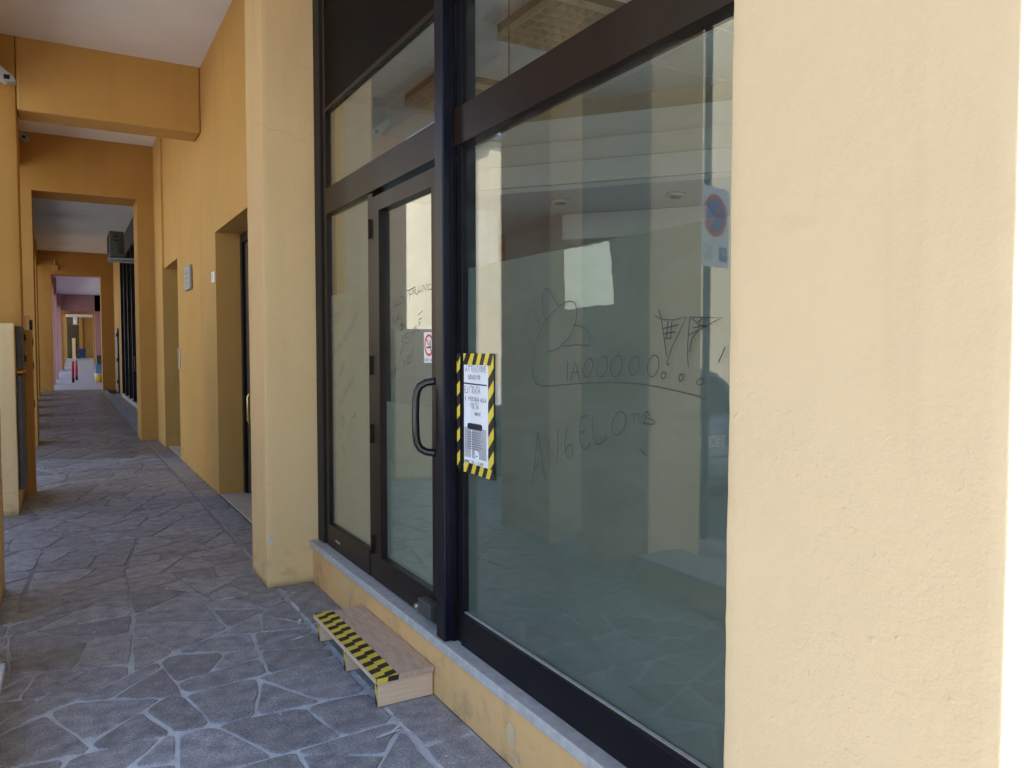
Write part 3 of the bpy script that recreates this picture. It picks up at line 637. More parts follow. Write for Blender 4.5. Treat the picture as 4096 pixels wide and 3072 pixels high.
# upper storeys and skewed end facade
bm = bmesh.new()
def prism(bm, pts, z0, z1):
    lo = [bm.verts.new((x, y, z0)) for x, y in pts]; hi = [bm.verts.new((x, y, z1)) for x, y in pts]
    n = len(pts)
    for i in range(n): bm.faces.new((lo[i], lo[(i + 1) % n], hi[(i + 1) % n], hi[i]))
    bm.faces.new(lo[::-1]); bm.faces.new(hi); bmesh.ops.recalc_face_normals(bm, faces=bm.faces)
prism(bm, [(-.92, .4), (1.3, .4), (9.4, 6.9), (9.4, 33.2), (-.92, 33.2)], 5.3, 7.6)
obj('upper_storeys', bm, 'cream', B)
def skew_wall(bm, a, b, z0, z1, th):
    dx, dy = b[0] - a[0], b[1] - a[1]; L = math.hypot(dx, dy); nx, ny = -dy / L * th, dx / L * th
    prism(bm, [a, b, (b[0] + nx, b[1] + ny), (a[0] + nx, a[1] + ny)], z0, z1)
def lerp(a, b, t): return (a[0] + (b[0] - a[0]) * t, a[1] + (b[1] - a[1]) * t)
FA, FB = (1.524, .62), (9.4, 6.98)
bm = bmesh.new()
skew_wall(bm, FA, lerp(FA, FB, .10), 0, 5.3, .28); skew_wall(bm, lerp(FA, FB, .10), lerp(FA, FB, .46), 0, .9, .28)
skew_wall(bm, lerp(FA, FB, .10), lerp(FA, FB, .46), 2.6, 5.3, .28); skew_wall(bm, lerp(FA, FB, .46), FB, 0, 5.3, .28)
obj('end_facade', bm, 'cream', B)
bm = bmesh.new(); a, b = lerp(FA, FB, .10), lerp(FA, FB, .46)
off = (-.1, .12); skew_wall(bm, (a[0] + off[0], a[1] + off[1]), (b[0] + off[0], b[1] + off[1]), .9, 2.6, .01)
w = obj('window', bm, 'film_added_window', B)  # unseen window added to let more light into the shop room
box('back_wall', 1.95, 9.4, 12, 12.2, 0, 5.3, 'cream', B); box('side_wall', 9.2, 9.4, 7.0, 33, 0, 5.3, 'cream', B)

# recessed entrance with brown doors
D = thing('entrance_door', None, None, (1.64, 7.5, 0), parent=B)
box('threshold', 1.372, 1.70, 6.66, 8.39, -.004, .012, 'threshold', D, .003)
box('frame', 1.60, 1.70, 8.30, 8.395, .012, 2.69, 'black', D, .004); box('frame', 1.60, 1.70, 6.655, 6.75, .012, 2.69, 'black', D, .004); box('frame', 1.60, 1.70, 6.75, 8.30, 2.60, 2.69, 'black', D, .004)
for a, b in ((6.755, 7.52), (7.53, 8.295)):
    box('leaf', 1.63, 1.68, a, b, .02, 2.595, 'doorwood', D, .004)
    for z0, z1 in ((.18, .85), (1.0, 1.75), (1.85, 2.48)): box('panel', 1.618, 1.629, a + .12, b - .12, z0, z1, 'doorwood', D, .008)
tubeobj('door_pull', [(1.63, 7.93, 1.06), (1.575, 7.93, 1.06), (1.565, 7.93, 1.03), (1.565, 7.93, .80), (1.575, 7.93, .77), (1.63, 7.93, .77)], .012, 'brass', D)
D2 = thing('doorway', None, None, (1.7, 12.2, 0), parent=B)
box('leaf', 1.62, 1.67, 11.46, 12.99, .01, 2.74, 'doorwood', D2); box('threshold', 1.37, 1.615, 11.46, 12.99, -.004, .010, 'threshold', D2)
# scuffs and paint loss
bm = bmesh.new(); pr = random.Random(11)
def blot(bm, f, cu, cv, ru, rv, n=22):
    bm.faces.new([bm.verts.new(f(cu + math.cos(a) * ru * pr.uniform(.8, 1.12), cv + math.sin(a) * rv * pr.uniform(.8, 1.12))) for a in [2 * math.pi * i / n for i in range(n)]])

# ================================================================== SHOPFRONT
F = thing('shopfront', 'dark bronze aluminium shopfront with frosted panes above a grey stone sill', 'shopfront', (1.42, 3, 0))
box('base_wall', 1.364, 1.56, 1.05, 4.93, 0, .232, 'ochre_base', F, 0, 'low ochre plastered wall under the sill')
box('sill', 1.342, 1.56, 1.05, 4.925, .234, .275, 'marble', F, .004, 'grey stone sill')
# paint loss on the base wall
for cu, cv, ru, rv in ((2.36, .115, .035, .045), (2.33, .042, .022, .016), (4.28, .16, .030, .022), (4.18, .12, .018, .014), (2.26, .02, .02, .012)):
    bm = bmesh.new(); blot(bm, lambda u, v: (1.3625, u, v), cu, cv, ru, rv); obj('paint_patch', bm, 'patch', F)
bm = bmesh.new(); blot(bm, lambda u, v: (u, 4.9275, v), 1.10, .31, .012, .035); obj('paint_patch', bm, 'mortar_white', F)
Xf, Xb, Xg = 1.412, 1.475, 1.430      # frame front, frame back, glass front
Z0 = .276
box('stile', Xf, Xb, 4.72, 4.925, Z0, 3.80, 'brown', F, .003); box('seal', Xf - .012, Xf - .001, 4.80, 4.925, Z0, 3.80, 'rubber', F)
box('mullion', Xf, Xb, 3.90, 3.972, Z0, 2.323, 'brown', F, .003)
box('transom', Xf - .008, Xb, 2.985, 4.718, 2.325, 2.483, 'brown', F, .003, 'bronze transom over the door')
box('bottom_rail', Xf - .004, Xb, 3.974, 4.718, Z0, .418, 'brown', F, .003)
box('transom', Xf - .012, Xb, 1.05, 2.900, 2.33, 2.483, 'brown', F, .003, 'bronze transom over the large pane')
box('stile', Xf, Xb, 2.845, 2.900, Z0, 2.328, 'black', F, .002); box('stile', Xf, Xb, 2.845, 2.900, 2.485, 3.80, 'black', F, .002)
box('bottom_rail', Xf - .012, Xb, 1.05, 2.843, Z0, .407, 'black', F, .003, 'black bottom rail of the large pane')
box('stile', Xf, Xb, 1.05, 1.10, .409, 2.328, 'black', F, .003)
box('header_panel', Xf + .004, Xb, 2.985, 4.718, 2.975, 3.80, 'header', F, .002); box('header_panel', Xf + .004, Xb, 1.05, 2.843, 2.985, 3.80, 'header', F, .002)
box('header_trim', Xf - .002, Xf + .02, 2.985, 4.718, 2.950, 2.973, 'brown', F, .002)
# post between door and window
P = boxes('post', [(1.352, 1.411, 2.902, 2.982, Z0, 3.80)], 'blueblack', F, .006, 'blue black square post beside the door')
box('cover_strip', 1.388, 1.410, 2.894, 2.901, Z0, 3.80, 'black', P, .001)
box('cover_strip', 1.358, 1.402, 2.983, 2.992, Z0, 3.80, 'brown', P, .001)
# panes
def pane(name, y0, y1, z0, z1, parent, m='glass', x=Xg): return box(name, x, x + .006, y0, y1, z0, z1, m, parent)
pane('glass_pane', 3.968, 4.724, .414, 2.329, F); pane('glass_pane', 2.98, 4.724, 2.479, 2.979, F)
pane('glass_pane', 1.06, 2.85, .403, 2.334, F); pane('glass_pane', 1.06, 2.85, 2.479, 2.989, F)
FX = Xg + .009
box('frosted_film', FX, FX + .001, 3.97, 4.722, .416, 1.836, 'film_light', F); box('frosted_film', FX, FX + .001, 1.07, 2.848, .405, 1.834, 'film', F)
for (ya, yb_, za, zb) in ((1.1, 2.843, .4075, .4125), ): box('glazing_bead', Xg - .012, Xg - .001, ya, yb_, za, zb, 'galv', F)
# door
DR = thing('door', None, None, (1.43, 3.45, Z0), parent=F); DR['label'] = 'glazed bronze door with black pull handle'
dy0, dy1 = 3.0, 3.888
df = boxes('door_frame', [(Xf - .010, Xb - .012, dy0, 3.128, .285, 2.29), (Xf - .010, Xb - .012, 3.782, dy1, .285, 2.29),
     (Xf - .010, Xb - .012, 3.128, 3.782, .285, .42), (Xf - .010, Xb - .012, 3.128, 3.782, 2.212, 2.29)], 'brown', DR)
pane('glass_pane', 3.124, 3.786, .416, 2.216, DR)
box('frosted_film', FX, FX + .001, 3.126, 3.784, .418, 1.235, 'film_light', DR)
box('seal', Xf - .004, Xf + .01, 3.889, 3.899, .285, 2.30, 'rubber', DR)
for z in (2.13, 1.42, 1.06, .47):
    hb = bmesh.new(); tube(hb, [(Xf - .018, 3.893, z - .050), (Xf - .018, 3.893, z + .050)], .0075, 12); bmesh.ops.recalc_face_normals(hb, faces=hb.faces); obj('hinge', hb, 'brown', DR)
hp = []
for t in range(0, 9):
    a = math.pi / 2 * t / 8; hp.append((Xf - .010 - .075 * math.sin(a) * 1.0, 3.055 + .0, 1.345 - .045 * (1 - math.cos(a))))
pull = [(1.402, 3.060, 1.365), (1.375, 3.060, 1.365), (1.345, 3.060, 1.360), (1.322, 3.060, 1.345), (1.310, 3.060, 1.322), (1.305, 3.060, 1.290), (1.303, 3.060, 1.21), (1.305, 3.060, 1.13), (1.310, 3.060, 1.098), (1.322, 3.060, 1.075), (1.345, 3.060, 1.060), (1.375, 3.060, 1.055), (1.402, 3.060, 1.055)]
pull = [(x, 3.040 + (1.402 - x) * .42, z) for x, y_, z in pull]
tubeobj('pull_handle', pull, .0165, 'gloss_black', DR, 16)
lk = box('floor_lock', 1.348, Xf - .011, 3.045, 3.175, .322, .392, 'darkgrey', DR, .006); tubeobj('lock_cylinder', [(1.349, 3.16, .350), (1.349, 3.185, .350)], .014, 'steel', lk, 14); tubeobj('lock_cylinder', [(1.349, 3.185, .350), (1.349, 3.20, .350)], .009, 'steel', lk, 12)
box('latch', Xf - .012, Xf - .005, 4.48, 4.56, .335, .350, 'steel', F, .002)
# marker writing on the glass
PG = lambda u, v: (Xg - .0008, u, v)
for L in WRITING_WINDOW: strokes('marker_stroke', [L], PG, random.uniform(.0026, .0036), 'marker', F)
for L in WRITING_SIDE: strokes('marker_stroke', [L], PG, .0030, 'ink_soft', F)
for L in WRITING_DOOR: strokes('marker_stroke', [L], PG, random.uniform(.0026, .0034), 'marker', DR)

# blank sheet behind the large pane
bm = bmesh.new(); pr = random.Random(5)
edge = []
for (a, b) in (((2.140, 1.828), (1.895, 1.830)), ((1.893, 1.830), (1.868, 1.640)), ((1.868, 1.640), (2.134, 1.634)), ((2.134, 1.634), (2.141, 1.815))):
    for i in range(10):
        t = i / 10; edge.append((a[0] + (b[0] - a[0]) * t + pr.uniform(-.003, .003), a[1] + (b[1] - a[1]) * t + pr.uniform(-.003, .003)))
ctr = bm.verts.new((Xg + .0070, 2.01, 1.733)); ring_ = [bm.verts.new((Xg + .0070, u, v)) for u, v in edge]
for i in range(len(ring_)): bm.faces.new((ctr, ring_[i], ring_[(i + 1) % len(ring_)]))
tag(obj('paper_sheet', bm, 'paper_aged'), 'blank pale sheet with ragged edges stuck behind the large window pane', 'paper')

# warning notice
Nn = thing('notice', 'handwritten white notice framed in yellow and black hazard tape by the door', 'notice', (1.405, 2.72, 1.0))
def NP(u, v, d=0.0):                   # u from the left edge (towards +Y), v height; the sheet leans back from the stile to the glass
    yy = 2.893 - u * .94
    x = 1.4095 + (1.4285 - 1.4095) * min(1, max(0, u / .10))
    return (x - d, yy, v)
def sheet(name, u0, u1, v0, v1, m, d, parent):
    bm = bmesh.new(); n = 8; vs = [(bm.verts.new(NP(u0 + (u1 - u0) * i / n, v0, d)), bm.verts.new(NP(u0 + (u1 - u0) * i / n, v1, d))) for i in range(n + 1)]
    for a, b in zip(vs, vs[1:]): bm.faces.new((a[0], a[1], b[1], b[0]))
    return obj(name, bm, m, parent)
up = sheet('upper_sheet', .042, .258, 1.215, 1.445, 'paper', .0006, Nn); lowr = sheet('lower_sheet', .042, .258, 1.030, 1.232, 'paper', .0009, Nn)
sheet('printed_panel', .055, .240, 1.062, 1.185, 'paper_grey', .0013, lowr)
bmm = bmesh.new()
def pill(u0, u1, v0, v1):
    r = (v1 - v0) / 2; pts = []
    for i in range(9): a = math.pi / 2 + math.pi * i / 8; pts.append((u0 + r + r * math.cos(a), v0 + r + r * math.sin(a)))
    for i in range(9): a = -math.pi / 2 + math.pi * i / 8; pts.append((u1 - r + r * math.cos(a), v0 + r + r * math.sin(a)))
    return pts
bmm.faces.new([bmm.verts.new(NP(u, v, .0017)) for u, v in pill(.075, .205, 1.178, 1.203)]); obj('banner', bmm, 'ink', lowr)
strokes('small_print', lettering('ATTENZIONE', .084, 1.185, .0085, .011, 1, .03), lambda u, v: NP(u, v, .0021), .0014, 'paper', lowr)
rr = random.Random(9)
strokes('small_print', [[(.075, 1.166 - k * .0095), (.20 + rr.uniform(-.012, .01), 1.166 - k * .0095)] for k in range(8)], lambda u, v: NP(u, v, .0017), .0024, 'ink_soft', lowr)
bmm = bmesh.new(); bmm.faces.new([bmm.verts.new(NP(.150 + .026 * math.cos(a), 1.073 + .022 * math.sin(a), .0019)) for a in [2 * math.pi * i / 20 for i in range(20)]]); obj('emblem', bmm, 'paper', lowr)
strokes('emblem', [[(.133 + .007 * math.cos(a), 1.073 + .012 * math.sin(a)) for a in [2 * math.pi * i / 12 for i in range(13)]], [(.143, 1.073), (.165, 1.073)]], lambda u, v: NP(u, v, .0023), .003, 'ink', lowr)
strokes('small_print', lettering('NORME PER I CLIENTI'.replace(' ', '  '), .054, 1.040, .0062, .010, 1, .05, 1.2), lambda u, v: NP(u, v, .0017), .0018, 'ink', lowr)
random.seed(12)
T = lettering('ATTENZIONE', .062, 1.412, .0145, .023) + lettering('GRADINO', .080, 1.381, .0125, .018)
T += [[(.050, 1.366), (.150, 1.363), (.245, 1.362)], [(.050, 1.363), (.150, 1.360), (.245, 1.360)]]
T += lettering('ENTRATA', .057, 1.325, .0150, .028) + lettering('1 PERSONA ALLA', .057, 1.293, .0105, .017) + lettering('VOLTA', .095, 1.262, .0125, .024) + lettering('GRAZIE', .135, 1.237, .0075, .012)
strokes('handwriting', T, lambda u, v: NP(u, v, .0012), .0026, 'ink', up)
hazard('hazard_tape', lambda s, t: NP(.004 + t, 1.010 + s, .0022), .475, .043, .048, Nn, .9, .01)
hazard('hazard_tape', lambda s, t: NP(.258 + t, 1.000 + s, .0022), .480, .048, .046, Nn, .9, .02)
hazard('hazard_tape', lambda s, t: NP(.010 + s, 1.440 + t, .0030), .296, .046, .034, Nn, .55, .0)
hazard('hazard_tape', lambda s, t: NP(.018 + s, 1.000 + t - s * .02, .0030), .288, .040, .034, Nn, .55, .015)

# no smoking sticker on the door
NSs = thing('no_smoking_sticker', 'small white no smoking sticker with red ring on the door glass', 'sticker', (1.43, 3.2, 1.44))
box('label_sheet', Xg - .0012, Xg - .0003, 3.160, 3.275, 1.442, 1.581, 'white', NSs)
bm = bmesh.new(); cc, cz = 3.218, 1.522
def ring(bm, r0, r1, x, n=28, cc=cc, cz=cz):
    a = [[bm.verts.new((x, cc + r * math.cos(2 * math.pi * i / n), cz + r * math.sin(2 * math.pi * i / n))) for i in range(n)] for r in (r0, r1)]
    for i in range(n): bm.faces.new((a[0][i], a[0][(i + 1) % n], a[1][(i + 1) % n], a[1][i]))
ring(bm, .039, .050, Xg - .0020); obj('ring', bm, 'redsign', NSs)
strokes('cigarette', [[(cc + .026, cz - .012), (cc - .026, cz - .008)], [(cc - .02, cz + .0), (cc - .012, cz + .012), (cc - .018, cz + .022)]], lambda u, v: (Xg - .0017, u, v), .007, 'ink', NSs)
strokes('bar', [[(cc + .030, cz + .030), (cc - .030, cz - .030)]], lambda u, v: (Xg - .0023, u, v), .008, 'redsign', NSs)
strokes('caption', lettering('VIETATO', 3.270, 1.449, .0062, .011, -1, .03, 1.15), lambda u, v: (Xg - .0017, u, v), .0016, 'ink', NSs); strokes('caption', lettering('FUMARE', 3.216, 1.449, .0062, .011, -1, .03, 1.15), lambda u, v: (Xg - .0017, u, v), .0016, 'ink', NSs)

# ------------------------------------------------------------------ shop interior
I = thing('shop_interior', 'empty shop room seen through the glass, grey ceiling and pale walls', 'room', (3, 4, .26))
box('floor', 1.565, 5.2, 1.6, 7.0, .20, .26, 'inner_floor', I)
box('ceiling', 1.48, 5.2, 1.3, 7.0, 3.2, 3.28, 'inner_ceil', I)
for xx in (1.985, 2.425, 3.05): box('ceiling_runner', xx - .008, xx + .008, 1.8, 6.9, 3.196, 3.199, 'white', I)
for yy in (2.45, 3.05, 3.61, 4.31, 4.88): box('ceiling_runner', 1.60, 4.9, yy - .008, yy + .008, 3.193, 3.1955, 'white', I)
box('end_wall', 1.48, 2.9, 5.22, 5.30, .26, 3.2, 'inner_pale', I)
def fas(t, o=0.0): return (3.14 - .636 * t + .772 * o, 3.96 + .772 * t + .636 * o)
def fasbox(bm, t0, t1, o0, o1, z0, z1): prism(bm, [fas(t0, o0), fas(t1, o0), fas(t1, o1), fas(t0, o1)], z0, z1)
for (z0, z1, o0) in ((2.595, 2.735, .0), (2.75, 2.885, .05), (2.90, 3.05, .10)):
    bm = bmesh.new(); fasbox(bm, -2.3, 1.60, o0, o0 + .3, z0, z1); obj('fascia_band', bm, 'inner_wall', I)
bm = bmesh.new(); fasbox(bm, -2.3, 1.60, .22, .42, 3.05, 3.199); obj('fascia_top', bm, 'fascia_tan', I)
bm = bmesh.new(); fasbox(bm, -2.3, 1.60, .02, 2.2, 2.56, 2.592); obj('soffit', bm, 'inner_blue', I)
bm = bmesh.new(); fasbox(bm, -2.3, 1.60, 2.0, 2.1, .26, 2.56); obj('rear_wall', bm, 'inner_blue', I)
bm = bmesh.new(); fasbox(bm, -.4, .7, .9, 1.5, 2.36, 2.555); obj('ceiling_cassette', bm, 'inner_wall', I)
for t, o in ((.55, .35), (-.25, .40), (1.4, .45)):
    x, yy = fas(t, o); bm = bmesh.new(); tube(bm, [(x, yy, 2.558), (x, yy, 2.535)], [.07, .06], 16); bmesh.ops.recalc_face_normals(bm, faces=bm.faces); o_ = obj('downlight', bm, 'galv', I)
    bm = bmesh.new(); tube(bm, [(x, yy, 2.534), (x, yy, 2.528)], .035, 14); bmesh.ops.recalc_face_normals(bm, faces=bm.faces); obj('lamp', bm, 'darkgrey', o_)
def louvre(x0, x1, y0, y1, label):
    Lv = thing('louvre_light', label, 'ceiling light', ((x0 + x1) / 2, (y0 + y1) / 2, 3.14), 'louvred ceiling lights in the shop')
    box('tray', x0, x1, y0, y1, 3.150, 3.192, 'louvre_back', Lv)
    n = 7
    for i in range(n + 1):
        x = x0 + (x1 - x0) * i / n; box('blade', x - .003, x + .003, y0, y1, 3.115, 3.149, 'louvre', Lv)
    for i in range(n + 1):
        yq = y0 + (y1 - y0) * i / n; box('blade', x0 + .004, x1 - .004, yq - .004, yq + .004, 3.117, 3.149, 'louvre', Lv)
louvre(1.995, 2.415, 4.32, 4.87, 'tan louvred ceiling light, the farther one, above the door')
louvre(1.995, 2.415, 3.06, 3.60, 'tan louvred ceiling light, the nearer one, above the large pane')
tubeobj('hanging_cable', [(1.56, 2.72, 3.19), (1.56, 2.72, 2.5)], .003, 'rubber', I, 6)

# ================================================================== WOODEN STEP
St = thing('wooden_step', 'low wooden step with striped hazard tape edge below the shop door', 'step', (1.23, 3.5, 0))
for yy in (3.035, 3.455, 3.88): box('end_board', 1.106, 1.358, yy, yy + .03, 0.0015, .107, 'wood', St, .002)
box('top_board', 1.094, 1.360, 3.020, 3.945, .108, .130, 'wood_top', St, .0025)
box('front_lip', 1.091, 1.0935, 3.022, 3.943, .109, .128, 'wood', St)
hazard('hazard_tape', lambda s, t: (1.0935 + t, 3.0195 + s, .1309), .926, .050, .0425, St, .35, .01)
hazard('hazard_tape', lambda s, t: (1.144 + t, 3.0195 + s, .1311), .926, .050, .0425, St, .35, .045)
hazard('hazard_tape', lambda s, t: (1.094 + s, 3.0185, .109 + t), .10, .0215, .05, St, .2, .0)
for yy in (3.035, 3.455, 3.88): hazard('hazard_tape', lambda s, t, yy=yy: (1.1045, yy + t, .002 + s), .104, .03, .05, St, 1.2, .02)
# screws on top
for xx, yy in ((1.33, 3.05), (1.33, 3.47), (1.33, 3.90)):
    bm = bmesh.new(); tube(bm, [(xx, yy, .1295), (xx, yy, .1308)], .004, 8); bmesh.ops.recalc_face_normals(bm, faces=bm.faces); obj('screw', bm, 'steel', St)

# ================================================================== SMALL THINGS ALONG THE ARCADE
# masonry cabinet with meter boxes
Mc = thing('meter_cabinet', 'chest-high cream masonry block with dark meter boxes at the left', 'cabinet', (-.6, 8.7, 0))
rough_box('block', -.92, -.385, 8.27, 9.15, 0, 1.74, 'cream', Mc, .06, .0015)
mb = box('meter_box', -.384, -.335, 8.42, 9.02, 1.33, 1.72, 'darkgrey', Mc, .006)
for z in (1.42, 1.62): box('latch', -.334, -.318, 8.86, 8.98, z - .03, z + .03, 'black', mb, .004)
box('ledge', -.384, -.33, 8.36, 9.10, 1.285, 1.31, 'ochre', Mc, .004)
box('lower_box', -.384, -.34, 8.34, 9.12, .22, 1.27, 'darkgrey', Mc, .006)
Pc = thing('service_duct', 'narrow ochre duct casing against the pier with a pale box on top', 'duct', (-.32, 9.5, 0))
box('casing', -.359, -.285, 9.40, 9.62, 0, 1.695, 'ochre', Pc, .004); box('pale_box', -.375, -.305, 9.36, 9.60, 1.70, 1.85, 'cream', Pc, .004); box('dark_box', -.304, -.28, 9.42, 9.60, 1.705, 1.81, 'black', Pc, .003)
for z in (1.55, 1.30, .9): box('bracket', -.284, -.276, 9.50, 9.58, z, z + .07, 'black', Pc)
# wall floodlights
def flood(x, y, z, s, label):
    L = thing('floodlight', label, 'lamp', (x, y, z), 'floodlights on the ochre beams')
    bm = bmesh.new()
    prof = [(-.17, .17), (-.13, .20), (.10, .0), (.115, -.035), (.02, -.055), (-.03, -.03)]
    for yy in (y - .10 * s, y + .02 * s):
        pass
    a = [bm.verts.new((x + u * s, y - .16 * s, z + v * s)) for u, v in prof]; b = [bm.verts.new((x + u * s, y + .0 * s, z + v * s)) for u, v in prof]
    n = len(prof)
    for i in range(n): bm.faces.new((a[i], a[(i + 1) % n], b[(i + 1) % n], b[i]))
    bm.faces.new(a[::-1]); bm.faces.new(b); bmesh.ops.recalc_face_normals(bm, faces=bm.faces)
    bmesh.ops.bevel(bm, geom=bm.edges[:], offset=.008 * s, segments=2, affect='EDGES')
    obj('housing', bm, 'greyplastic', L)
    box('lens', x + .0 * s, x + .055 * s, y - .162 * s, y - .1602 * s, z - .028 * s, z + .02 * s, 'gloss_black', L)
    box('bracket', x - .19 * s, x - .15 * s, y - .1 * s, y + .18 * s, z + .13 * s, z + .18 * s, 'greyplastic', L, .004)
flood(-.440, 9.02, 4.10, .9, 'grey floodlight fixed near the top left of the nearer beam')
flood(-.475, 13.9, 4.68, .85, 'grey floodlight on the farther beam, half hidden by the pier')
# plaques on the ochre wall
n1 = thing('wall_plaque', 'grey rectangular plaque fixed high on the ochre wall', 'plaque', (1.35, 10.27, 2.23))
box('plate', 1.325, 1.352, 10.03, 10.52, 2.24, 2.53, 'greyplastic', n1, .003); strokes('lettering', [[(10.42, 2.44), (10.15, 2.44)], [(10.40, 2.38), (10.18, 2.38)], [(10.36, 2.32), (10.2, 2.32)]], lambda u, v: (1.3235, u, v), .012, 'ink_soft', n1)
box('spacer', 1.3525, 1.359, 10.1, 10.45, 2.3, 2.47, 'black', n1)
n2 = thing('number_plate', 'small white house number plate beside the doorway', 'number plate', (1.357, 8.53, 2.2))
box('plate', 1.352, 1.3595, 8.45, 8.62, 2.20, 2.31, 'white', n2, .002); strokes('digit', lettering('1', 8.565, 2.222, .07, .066, -1, .0), lambda u, v: (1.3505, u, v), .012, 'ink', n2)
n3 = thing('intercom', 'slim metal intercom panel on the wall between the doorways', 'intercom', (1.355, 11.38, 1.24))
box('plate', 1.343, 1.3595, 11.30, 11.44, 1.24, 1.52, 'steel', n3, .003)
for k in range(4): box('button', 1.340, 1.3425, 11.34, 11.36, 1.28 + k * .055, 1.30 + k * .055, 'black', n3)

# farther shopfront in black aluminium
K = thing('far_shopfront', 'black framed glazed shopfront beyond the ochre portal', 'shopfront', (1.7, 21.5, 0))
box('sill', 1.58, 1.70, 15.6, 27.9, 0, .10, 'marble', K, .004)
box('fascia', 1.62, 1.70, 15.62, 27.88, 4.3, 4.948, 'black', K)
for k in range(9):
    yy = 15.66 + k * 1.52; box('mullion', 1.60, 1.70, yy - .05, yy + .05, .102, 4.298, 'black', K)
for k in range(8):
    yy = 15.66 + k * 1.52; box('glass_pane', 1.66, 1.668, yy + .052, yy + 1.468, .104, 4.296, 'glass_dark', K); box('blind', 1.72, 1.725, yy + .05, yy + 1.47, .11, 4.29, 'inner_blue' if k % 2 else 'greyplastic', K)
for k in (1, 4): box('pull', 1.54, 1.59, 15.66 + k * 1.52 + .12, 15.66 + k * 1.52 + .16, .95, 1.35, 'gloss_black', K, .005)
def aircon(x0, x1, y0, y1, z0, z1, label, m='ac'):
    T = thing('air_conditioner', label, 'air conditioner', ((x0 + x1) / 2, (y0 + y1) / 2, z0), 'air conditioning units hung in the arcade')
    c = box('casing', x0, x1, y0, y1, z0, z1, m, T, .015)
    zc = (z0 + z1) / 2; h = z1 - z0
    box('side_panel', x0 + .05, x1 - .06, y0 - .012, y0 - .001, z0 + .05, z1 - .05, m, T, .006)
    for k in range(2): box('grip', x0 + .09, x1 - .12, y0 - .022, y0 - .013, zc + h * (.12 + .15 * k), zc + h * (.16 + .15 * k), 'black', c)
    box('valve_cover', x0 + .10, x1 - .10, y0 - .06, y0 - .013, zc - h * .32, zc - h * .02, m, c, .015)
    bm = bmesh.new()
    for k in range(9):
        yy = y0 + (y1 - y0) * (k + .5) / 9; bbox(bm, x0 - .012, x0 - .004, yy - .008, yy + .008, z0 + .06, z1 - .06)
    obj('grille', bm, 'darkgrey', T)
    for yy in (y0 + .08, y1 - .12): boxes('bracket', [(x0 - .02, 1.70 if x1 < 1.4 else x1 + .1, yy, yy + .04, z0 - .06, z0 - .015)], 'galv', T)
aircon(.95, 1.25, 20, 20.85, 3.64, 4.22, 'grey air conditioning unit on brackets over the black shopfront')
# barred door ajar and meter on the far wall
g1 = thing('iron_gate', 'narrow dark iron gate leaf standing open against the far wall', 'gate', (1.62, 30.3, 0))
box('leaf', 1.585, 1.625, 29.75, 30.9, .03, 2.24, 'darkgrey', g1, .004)
for z in (.35, 1.1, 1.95): box('hinge', 1.55, 1.584, 29.72, 29.80, z, z + .12, 'black', g1)
# conduit on portal
cd = thing('conduit', 'thin ochre conduit with junction box on the far portal', 'conduit', (-.5, 32.4, 4))
tubeobj('pipe', [(-.85, 32.46, 4.86), (-.30, 32.46, 4.86), (-.22, 32.46, 4.82), (-.22, 32.46, 4.55)], .03, 'ochre_lit', cd, 8); box('junction_box', -.32, -.12, 32.40, 32.495, 4.36, 4.54, 'ochre_lit', cd, .006)

# red bollards
def bollard(x, y, label):
    T = thing('bollard', label, 'bollard', (x, y, 0), 'red bollards in the arcade')
    tubeobj('shaft', [(x, y, .2), (x, y, .96), (x, y, .985)], [.055, .055, .04], 'red', T, 14); tubeobj('foot', [(x, y, .002), (x, y, .199)], .056, 'black', T, 14)
    return T
bollard(.334, 41.0, 'nearer red bollard standing in the middle of the arcade'); bollard(.515, 44.3, 'farther red bollard just behind the nearer one')
# crates by the far portal
cr = thing('blue_crate', 'pale blue plastic crate beyond the far portal', 'crate', (1.5, 41.3, 0)); box('bin', 1.24, 1.75, 41.0, 41.6, .002, .80, 'bluecrate', cr, .02); box('rim', 1.22, 1.77, 40.98, 41.62, .801, .83, 'bluecrate', cr, .01)
dk = thing('dark_box', 'dark grey box standing on top of the blue crate', 'box', (1.5, 41.3, .83)); box('body', 1.31, 1.75, 41.05, 41.55, .832, 1.20, 'darkgrey', dk, .015); box('lid', 1.30, 1.76, 41.04, 41.56, 1.201, 1.24, 'black', dk, .01)
yb2 = thing('yellow_bucket', 'yellow bucket in front of the blue crate', 'bucket', (1.36, 40.6, 0)); tubeobj('tub', [(1.36, 40.6, .002), (1.36, 40.6, .36)], [.13, .17], 'yellowbag', yb2, 14); tubeobj('lid', [(1.36, 40.6, .361), (1.36, 40.6, .40)], .175, 'white', yb2, 14)

# ================================================================== PINK ARCADE
PK = thing('pink_arcade_building', 'dusky pink arcade building beyond the ochre portals', 'building', (1, 46, 0))
for yy, xr in ((39.3, -.34), (46.2, -.27), (59.3, -.12)): box('street_pier', -.95, xr, yy - .3, yy + .3, 0 if yy < 45 else rise(yy) - .05, 5.2, 'pink', PK, .01)
boxes('portal', [(1.86, 3.4, 59.8, 60.4, 0, 6.0), (-.95, 3.4, 59.8, 60.4, 4.13, 6.0)], 'pink', PK)
box('street_beam', -.95, -.42, 33.25, 59.8, 4.3, 5.3, 'pink', PK); box('ceiling', -.95, 3.4, 33.25, 59.8, 5.22, 5.5, 'ceiling', PK)
box('wall', 2.4, 3.4, 33.25, 59.8, 0, 5.3, 'pink', PK); box('upper_storeys', -.95, 9.4, 33.2, 60.4, 5.5, 7.4, 'pink', PK)
OK = thing('far_arcade_building', 'distant yellow arcade building closing the view', 'building', (1.5, 80, .5))
